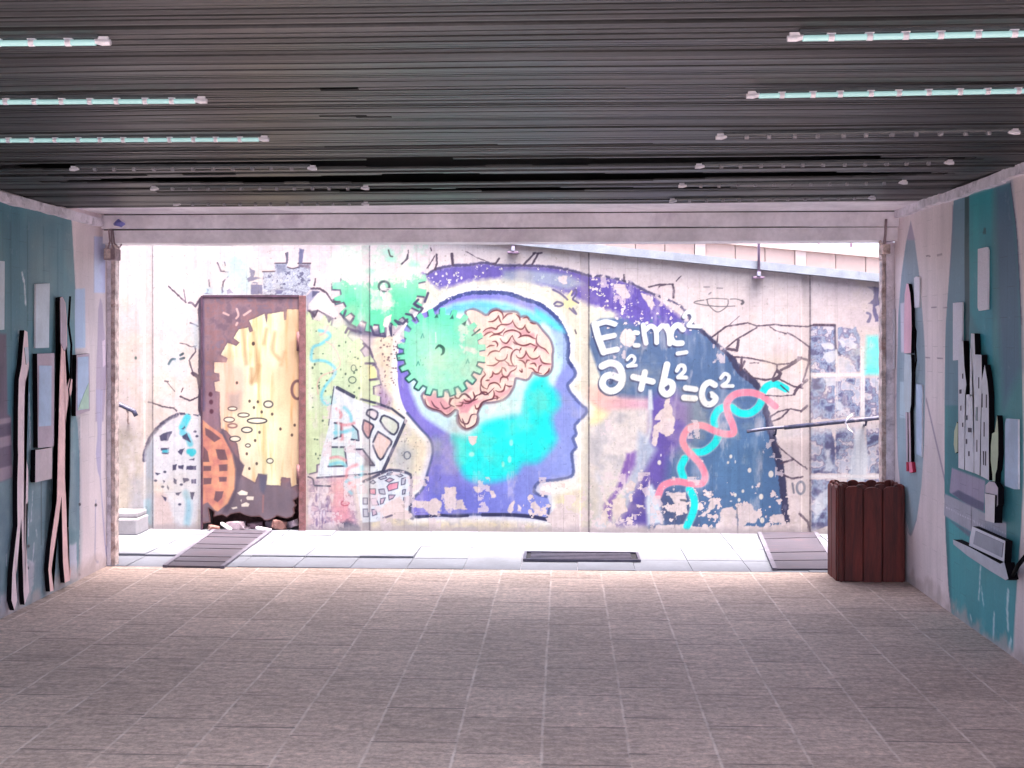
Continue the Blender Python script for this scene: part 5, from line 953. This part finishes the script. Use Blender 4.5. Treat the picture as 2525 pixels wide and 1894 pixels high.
attach(tube('cable', [w3(2185, 540, 7.99), w3(2183, 580, 7.99), w3(2180, 604, 7.99)], 0.009, m_box), jr); attach(tube('cable', [w3(2180, 626, 7.99), w3(2180, 645, 7.99), w3(2168, 640, 7.99)], 0.006, m_rust), jr); attach(tube('cable', [w3(2172, 594, 7.99), w3(2168, 598, 7.99), w3(2171, 603, 7.99)], 0.008, m_rust), jr)
bc = tube('blue_bag_scrap', [w3(283, 553, 7.97), w3(292, 549, 7.95), w3(300, 554, 7.96), w3(308, 552, 7.97)], [.012, .026, .020, .006], plain('blue_plastic', (120, 120, 190), 0.35, 0.25, 20)); tag(bc, 'crumpled blue plastic scrap stuffed above the left jamb', 'plastic scrap')
# ---------------------------------------------------------------- wooden litter bin
m_wood = plain('bin_wood', (98, 38, 31), 0.6, 0.35, 14, bump=0.5, sc=(1, 1, 0.12), stain=(60, 27, 27)); m_woodl = m_wood
def picket(w_, h, t):
    bm = bmesh.new(); pr = [(-w_/2, 0), (w_/2, 0), (w_/2, h-w_*0.28)]
    pr += [(w_/2*math.cos(a), h-w_*0.28+w_*0.28*math.sin(a)) for a in np.linspace(0.25, math.pi-0.25, 9)] + [(-w_/2, h-w_*0.28)]
    f = [bm.verts.new((x, -t/2, z)) for x, z in pr]; b = [bm.verts.new((x, t/2, z)) for x, z in pr]; bm.faces.new(f); bm.faces.new(b[::-1])
    for i in range(len(pr)): bm.faces.new((f[i], f[(i+1) % len(pr)], b[(i+1) % len(pr)], b[i]))
    bmesh.ops.recalc_face_normals(bm, faces=bm.faces); bmesh.ops.bevel(bm, geom=[e for e in bm.edges if abs(e.verts[0].co.y-e.verts[1].co.y) < 1e-6], offset=0.0025, segments=1, affect='EDGES')
    me = bpy.data.meshes.new('picket'); bm.to_mesh(me); bm.free(); return me
BX0, BX1, BY0, BY1 = 1.800, 2.225, 7.80, 8.07; bin_ = empty('litter_bin', ((BX0+BX1)/2, BY0, 0)); tag(bin_, 'dark brown wooden litter bin of rounded pickets against the right wall', 'bin')
mo = picket(0.116, 0.625, 0.018); mi_ = picket(0.070, 0.640, 0.016); mo.materials.append(m_wood); mi_.materials.append(m_wood)
def pk(me, x, y, rz, z=0.0):
    o = bpy.data.objects.new('picket', me); C.collection.objects.link(o); attach(o, bin_); o.location = (x, y, z); o.rotation_euler = (0, 0, rz)
rb = random.Random(2)
for k in range(3): pk(mo, BX0+0.097+k*0.124, BY0, rb.uniform(-.02, .02), rb.uniform(-.004, .004)); pk(mo, BX0+0.097+k*0.124, BY1, math.pi)
for k in range(4): pk(mi_, BX0+0.032+k*0.122, BY0+0.020, 0, rb.uniform(-.004, .004)); pk(mi_, BX0+0.032+k*0.122, BY1-0.02, math.pi)
for k in range(2): pk(mo, BX0-0.002, BY0+0.085+k*0.125, -math.pi/2, rb.uniform(-.004, .004)); pk(mo, BX1+0.004, BY0+0.085+k*0.125, math.pi/2)
for k in range(3): pk(mi_, BX0+0.018, BY0+0.030+k*0.105, -math.pi/2); pk(mi_, BX1-0.014, BY0+0.030+k*0.105, math.pi/2)
bm = bmesh.new()
for a in ((BX0+0.032, BX1-0.03, BY0+0.034, BY0+0.042), (BX0+0.032, BX1-0.03, BY1-0.042, BY1-0.034), (BX0+0.032, BX0+0.04, BY0+0.043, BY1-0.043), (BX1-0.038, BX1-0.03, BY0+0.043, BY1-0.043)): add_box(bm, *a, 0.02, 0.56)
add_box(bm, BX0+0.041, BX1-0.039, BY0+0.043, BY1-0.043, 0.02, 0.03); attach(from_bm('liner', bm, m_void), bin_)
# ---------------------------------------------------------------- ceiling lights
def emit(name, col, st_, base):
    m = NT(name); m.base(tuple(lin(base))); m.rough(0.25); m.b.inputs['Emission Color'].default_value = (*lin(col), 1); m.b.inputs['Emission Strength'].default_value = st_
    return m.m
m_tube_on = emit('lamp_tube_lit', (180, 226, 224), 0.038, (150, 186, 186)); m_tube_off = emit('lamp_tube_dull', (150, 210, 206), 0.0, (96, 98, 100)); m_cap = plain('lamp_end_white', (226, 222, 230), 0.4, 0.06, 30)
m_dchan = plain('lamp_channel', (70, 74, 78), 0.6, 0.2, 20)
TLn = 1.20
def mesh_of(fn): bm = bmesh.new(); fn(bm); bmesh.ops.recalc_face_normals(bm, faces=bm.faces); me = bpy.data.meshes.new('m'); bm.to_mesh(me); bm.free(); return me
def f_tube(bm): tube_bm(bm, [(-TLn/2+0.03, 0, 0), (TLn/2-0.03, 0, 0)], 0.0085, 12)
def f_cap(bm):
    tube_bm(bm, [(0, 0, 0), (0.022, 0, 0), (0.045, 0.0, 0.004)], [0.0085, 0.0095, 0.007], 12); add_box(bm, 0.006, 0.034, -0.006, 0.006, 0.006, 0.016)
def f_clip(bm): tube_bm(bm, [(-0.008, 0, 0), (0.008, 0, 0)], 0.0100, 10); add_box(bm, -0.012, 0.012, -0.006, 0.006, 0.009, 0.016)
def f_chan(bm): add_box(bm, -TLn/2+0.02, TLn/2-0.02, -0.012, 0.012, 0.012, 0.022)
me_tube, me_toff, me_cap, me_clip, me_chan = mesh_of(f_tube), mesh_of(f_tube), mesh_of(f_cap), mesh_of(f_clip), mesh_of(f_chan)
me_tube.materials.append(m_tube_on); me_toff.materials.append(m_tube_off); me_cap.materials.append(m_cap); me_clip.materials.append(m_cap); me_clipd = mesh_of(f_clip); me_clipd.materials.append(plain('lamp_clip_dimmed', (150, 148, 154), 0.6, 0.3, 60)); me_chan.materials.append(m_dchan)  # unlit lamps get a darker copy of the white clips to look dimmer
ORD = ('first', 'second', 'third', 'fourth', 'fifth', 'sixth')
def lamp(side, k, u_end, v_, on):
    hz = 0.826; t = FPX*hz/(HY-v_); a = (u_end-PW/2)/FPX; x = t*(-st+a*ct); y = t*(ct+a*st)
    xc = x - TLn/2 if side < 0 else x + TLn/2
    sd_ = 'left' if side < 0 else 'right'
    lab = (f'lit teal tube lamp, {ORD[k]} from the camera in the {sd_} ceiling row' if on else f'unlit tube lamp with white clips, {ORD[k]} from the camera in the {sd_} ceiling row')
    e = empty('ceiling_lamp', (xc, y, CH+hz)); tag(e, lab, 'lamp', 'tube lamps under the slatted ceiling')
    e.rotation_euler = (0, R(-0.55) if side > 0 else R(0.2), 0)
    def add(nm, me, loc, rz=0, rest=0):
        o = bpy.data.objects.new(nm, me); C.collection.objects.link(o); o.parent = e; o.location = loc; o.rotation_euler = (0, 0, rz)
    add('tube', me_tube if on else me_toff, (0, 0, 0 if on else 0.012)); add('channel', me_chan, (0, 0, 0))
    add('end_cap', me_cap, (-TLn/2-0.012, 0, 0)); add('end_cap', me_cap, (TLn/2+0.012, 0, 0), math.pi)
    r4 = random.Random(k*7+side)
    for c_ in range(11): add('clip', me_clip if on else me_clipd, (-TLn/2+0.11+c_*0.098+r4.uniform(-.004, .004), 0, 0.0))
for k, (u_, v_, on) in enumerate(((262, 103, 1), (502, 248, 1), (656, 343, 1), (775, 415, 0), (905, 464, 0), (905, 503, 0))): lamp(-1, k, u_, v_, on)
for k, (u_, v_, on) in enumerate(((1952, 90, 1), (1849, 233, 1), (1772, 336, 0), (1720, 409, 0), (1678, 457, 0), (1655, 494, 0))): lamp(1, k, u_, v_, on)
# ---------------------------------------------------------------- relief cut-outs standing off the side walls
m_edge = plain('cutout_edge_black', (12, 8, 14), 0.9, 0.2, 20, spec=0.1)
def flat(name, c, seed=0, sc=6): return plain(name, c, 0.75, 0.08, sc, bump=0.1, stain=tuple(int(v*0.93) for v in c))
def cut(name, pts, X, off, th, mat, parent, sm=0, edge=None):
    """outline traced at its own distance: front face off metres in front of the wall, th metres thick, black sides"""
    s = 1 if X < 0 else -1; XF = X + s*off
    if sm: pts = catmull(pts, sm, True)
    yy, zz = onX(pts[:, 0], pts[:, 1], XF); bm = bmesh.new()
    zz = np.maximum(zz, 0.004); f = [bm.verts.new((XF, a, b)) for a, b in zip(yy, zz)]; k = [bm.verts.new((XF - s*th, a, b)) for a, b in zip(yy, zz)]
    ff = bm.faces.new(f); bm.faces.new(k[::-1]); side = [bm.faces.new((f[i], f[(i+1) % len(f)], k[(i+1) % len(f)], k[i])) for i in range(len(f))]
    for q in side: q.material_index = 1
    bmesh.ops.triangulate(bm, faces=[q for q in bm.faces if len(q.verts) > 4]); bmesh.ops.recalc_face_normals(bm, faces=bm.faces)
    me = bpy.data.meshes.new(name); bm.to_mesh(me); bm.free(); me.materials.append(mat); me.materials.append(edge or m_edge)
    o = link(name, me); 
    if parent: attach(o, parent)
    return o
c_pink, c_pk2, c_mv, c_wh = flat('cutout_pink', (240, 216, 220)), flat('cutout_rose', (244, 200, 196)), flat('cutout_mauve', (190, 172, 184)), flat('cutout_white', (214, 214, 224))
c_bl, c_gn, c_ln = flat('cutout_blue', (180, 198, 222)), flat('cutout_green', (178, 206, 186)), flat('cutout_line', (70, 60, 76))
OFF = 0.032
e = empty('relief_figure', w3x(50, 1490, XL)); e.location.z = 0; tag(e, 'slender pale relief figure with parted legs, left of the box relief', 'relief')
F1 = np.vstack([P('LM', "200,48 225,62 232,180 238,330 222,420 205,470 202,560 198,700 205,960 208,1050 232,1200 230,1440"), P('LL', "178,790 176,880 180,1000 186,1180 196,1330 200,1380 168,1470 160,1380 158,1280 150,1000 145,880 138,960 120,1180 108,1300 118,1440 98,1508 78,1440 84,1250 104,1060 120,930 118,760 118,640 124,450"), P('LM', "146,1000 148,700 154,450 176,330 188,180")])
cut('body', F1, XL, OFF, 0.028, c_pink, e); cut('face_patch', P('LM', "200,190 232,185 238,300 215,330"), XL, OFF+0.003, 0.002, c_wh, e); 
e = empty('relief_figure', w3x(140, 1440, XL)); e.location.z = 0; tag(e, 'tall pink relief figure with parted legs between the box and framed reliefs', 'relief')
F2 = np.vstack([P('LU', "408,815 425,808 446,850 455,960 458,1150 452,1300 456,1430"), P('LM', "570,440 592,450 588,540 555,650 540,760 532,960 536,1200"), P('LL', "442,600 450,740 458,1000 466,1180 486,1240 478,1305 442,1320 430,1180 425,960 420,730 404,860 384,1000 362,1150 350,1230 366,1375 342,1380 330,1230 345,1060 370,880 388,760 392,560 396,320"), P('LM', "476,900 484,640 490,400 500,200 497,60"), P('LU', "412,1040 410,930")])
cut('body', F2, XL, OFF, 0.028, c_pk2, e); cut('upper_body', np.vstack([P('LU', "410,818 425,812 444,852 452,960 455,1150 440,1180 412,1120 411,960")]), XL, OFF+0.003, 0.002, c_mv, e)
tube_ = [w3x(a, b, XL+0.03) for a, b in ((173, 731), (169, 800), (176, 850), (174, 930), (168, 960), (172, 1000), (170, 1180), (166, 1300))]; attach(tube('outline_rod', tube_, 0.007, m_edge), e)
e = empty('box_relief', w3x(110, 1050, XL)); tag(e, 'boxy mauve relief with a tall pale blue inset, on the left wall', 'relief')
cut('panel', P('LM', "304,240 446,236 440,1000 310,1010"), XL, OFF, 0.028, c_mv, e); cut('inset', P('LM', "320,336 422,338 420,828 316,836"), XL, OFF+0.004, 0.003, c_bl, e, edge=c_mv); cut('lower_panel', P('LM', "290,1028 428,1006 424,1262 288,1292"), XL, OFF, 0.029, flat('cutout_beige', (208, 190, 194)), e)
e = empty('framed_relief', w3x(200, 960, XL)); tag(e, 'framed relief picture in pale blue and green nearest the mouth on the left wall', 'relief')
cut('frame', P('LM', "626,250 732,238 736,706 700,716 620,750"), XL, OFF, 0.028, c_mv, e); cut('picture', P('LM', "634,268 724,262 728,690 632,704"), XL, OFF+0.004, 0.003, c_bl, e, edge=c_mv); cut('green_patch', P('LM', "726,480 700,540 660,640 640,698 727,690"), XL, OFF+0.0065, 0.002, c_gn, e, edge=c_gn)
for s, lab in (("0,562 32,566 30,1032 -20,1036 -60,540", 'pale panel at the left edge of the picture, highest on the blue-green wall'), ("247,720 340,716 334,1155 244,1158", 'tall pale panel on the blue-green wall above the box relief')):
    tag(cut('text_panel', P('LU', s), XL, 0.014, 0.012, flat('panel_pale', (212, 222, 232)), None, edge=c_wh), lab, 'panel')
m_txt = plain('panel_pale_specked', (222, 220, 232), 0.7, 0.10, 6, sc=(1, 30, 30), stain=(204, 202, 216))
for T, s, lab, mt in (('RU', "722,592 784,578 790,600 788,1004 728,1014 720,990", 'tall pale panel alone high on the teal panel of the right wall', m_txt), ('RU', "552,960 614,954 612,1345 552,1352", 'pale panel above left of the skyline relief on the right wall', m_txt), ('RL', "732,182 796,186 797,568 775,568 725,548 726,210", 'pale blue panel low on the teal wall right of the skyline relief', c_bl),
    ('RU', "287,790 300,778 324,784 323,990 290,992", 'small pale panel beside the pink relief figure on the oval', m_txt), ('RU', "110,1000 150,1002 148,1408 108,1412", 'narrow pale panel next to the right jamb of the mouth', m_txt), ('RU', "300,1512 341,1520 340,1700 338,2010 304,1990", 'pale blue panel low on the oval right of the relief figure', c_bl)):
    tag(cut('text_panel', P(T, s), XR, 0.012, 0.010, mt, None, edge=c_wh), lab, 'panel')
e = empty('relief_figure', w3x(2243, 1170, XR)); tag(e, 'narrow relief figure with pink back and long thin legs on the pointed oval', 'relief')
cut('torso', P('RF', "125,275 138,278 150,340 158,440 160,560 156,750 108,750 108,520 112,350"), XR, OFF-0.008, 0.022, flat('cutout_light_pink', (232, 184, 200)), e)
cut('skirt', P('RF', "112,755 156,760 160,900 156,1100 148,1155 116,1150 110,1080 108,860"), XR, OFF-0.008, 0.022, flat('cutout_grey_blue', (188, 200, 208)), e)
cut('leg', P('RF', "118,1152 132,1154 134,1490 124,1490"), XR, OFF-0.008, 0.022, c_mv, e); cut('leg', P('RF', "138,1154 150,1152 156,1490 142,1492"), XR, OFF-0.008, 0.022, c_mv, e)
m_red = flat('cutout_red', (176, 34, 66)); cut('shoe', P('RF', "122,1492 134,1492 136,1550 124,1556"), XR, OFF-0.008, 0.022, m_red, e, edge=m_red); cut('shoe', P('RF', "140,1494 160,1492 168,1560 144,1566"), XR, OFF-0.008, 0.022, flat('cutout_rose_shoe', (226, 120, 150)), e, edge=m_red)
attach(tube('outline_rod', [w3x(2190+a*.3614, 600+b*.3614, XR-0.02) for a, b in ((176, 540), (190, 600), (185, 700), (192, 800), (178, 880), (172, 960), (168, 1060))], 0.006, m_edge), e)
e = empty('skyline_relief', w3x(2390, 1200, XR)); tag(e, 'white relief of clustered towers with a spire on the teal panel', 'relief')
SKY = [("110,1240 108,360 118,200 150,202 158,400 176,560 164,640 158,1256", c_wh), ("163,1256 166,640 204,640 236,640 236,1282", c_wh), ("204,655 205,330 213,140 242,142 246,312 300,316 302,560 290,900 284,1302 240,1282 238,655", c_wh), ("304,1312 292,1306 296,900 306,560 302,528 325,396 348,534 358,660 360,1342", c_wh)]
for s, mt in SKY: cut('tower', P('RS', s), XR, OFF, 0.030, mt, e)
for s in ("118,600 134,598 134,632 118,634", "140,470 148,468 148,510 140,510", "126,732 132,730 132,770 126,772", "172,812 184,810 184,848 172,850", "188,912 216,914 216,950 188,948", "170,1004 180,1004 180,1044 170,1044", "190,1104 200,1104 200,1144 190,1144", "140,872 148,870 148,904 140,906", "300,632 306,632 306,746 300,746", "334,640 341,640 341,748 334,748", "316,866 322,866 322,984 316,984", "310,1102 318,1104 318,1218 312,1216", "328,1104 336,1106 334,1222 328,1220", "272,500 278,498 278,590 272,590", "258,1010 263,1010 263,1108 256,1108"):
    cut('window', P('RS', s), XR, OFF+0.0015, 0.003, c_ln, e)
cut('window', P('RS', "250,742 266,742 266,856 250,852"), XR, OFF+0.0015, 0.003, flat('cutout_greyw', (150, 160, 166)), e)
m_lime = flat('cutout_lime', (186, 198, 170))
for s, lab in (("426,810 432,860 436,960 436,1130 426,1250 414,1290 410,1366 390,1366 388,1290 374,1180 376,1060 386,960 408,946 414,900", 'pale green relief cypress standing right of the skyline relief'), ("98,865 106,880 104,1110 84,1120 72,1050 76,940", 'pale green relief bush peeping out left of the skyline relief')):
    e2 = cut('tree_relief', P('RS', s), XR, OFF-0.004, 0.030, m_lime, None); tag(e2, lab, 'relief')
e = empty('laptop_relief', w3x(2440, 1400, XR)); tag(e, 'grey relief of an open keyboard or book shape low on the teal panel', 'relief')
cut('screen', P('RL', "548,770 728,850 722,965 690,950 530,875 535,830"), XR, OFF+0.03, 0.035, c_wh, e); cut('inner', P('RL', "565,795 716,862 708,940 552,866"), XR, OFF+0.034, 0.003, flat('cutout_grey', (160, 162, 176)), e, edge=c_ln)
cut('base', P('RL', "442,842 535,885 700,975 722,965 745,1058 730,1064 640,1010 520,930 445,868"), XR, OFF+0.045, 0.050, flat('cutout_palegrey', (190, 192, 204)), e)
e = empty('cup_relief', w3x(2440, 1250, XR)); tag(e, 'white and cream relief cup shape standing over the keyboard relief', 'relief')
cut('body', P('RL', "616,590 672,600 668,752 618,738"), XR, OFF+0.03, 0.04, flat('cutout_cream', (214, 208, 214)), e); cut('lid', P('RL', "620,545 640,525 670,530 688,560 688,650 674,680 672,598 618,586"), XR, OFF+0.02, 0.03, flat('cutout_lid', (196, 184, 196)), e)
e = tube('floor_stand', [w3x(2497, 1420, XR-0.05), w3x(2510, 1395, XR-0.10), w3x(2530, 1370, XR-0.14)], 0.010, m_edge); tag(e, 'thin dark bracket arm reaching in at the right edge of the picture', 'bracket')
# small scraps on the floor
for k, (u_, v_, lab) in enumerate(((2394, 1646, 'dark dry leaf on the floor near the right wall'), (1637, 1678, 'small dark crumb on the floor in the middle of the tiles'), (2302, 1492, 'tiny dark scrap at the foot of the right wall'))):
    x, y = onZ(u_, v_); rk_ = rock('floor_scrap', x, y, 0.0, 0.018, 0.007, 0.004, m_rust, 0.3*k, 40+k); tag(rk_, lab, 'scrap')
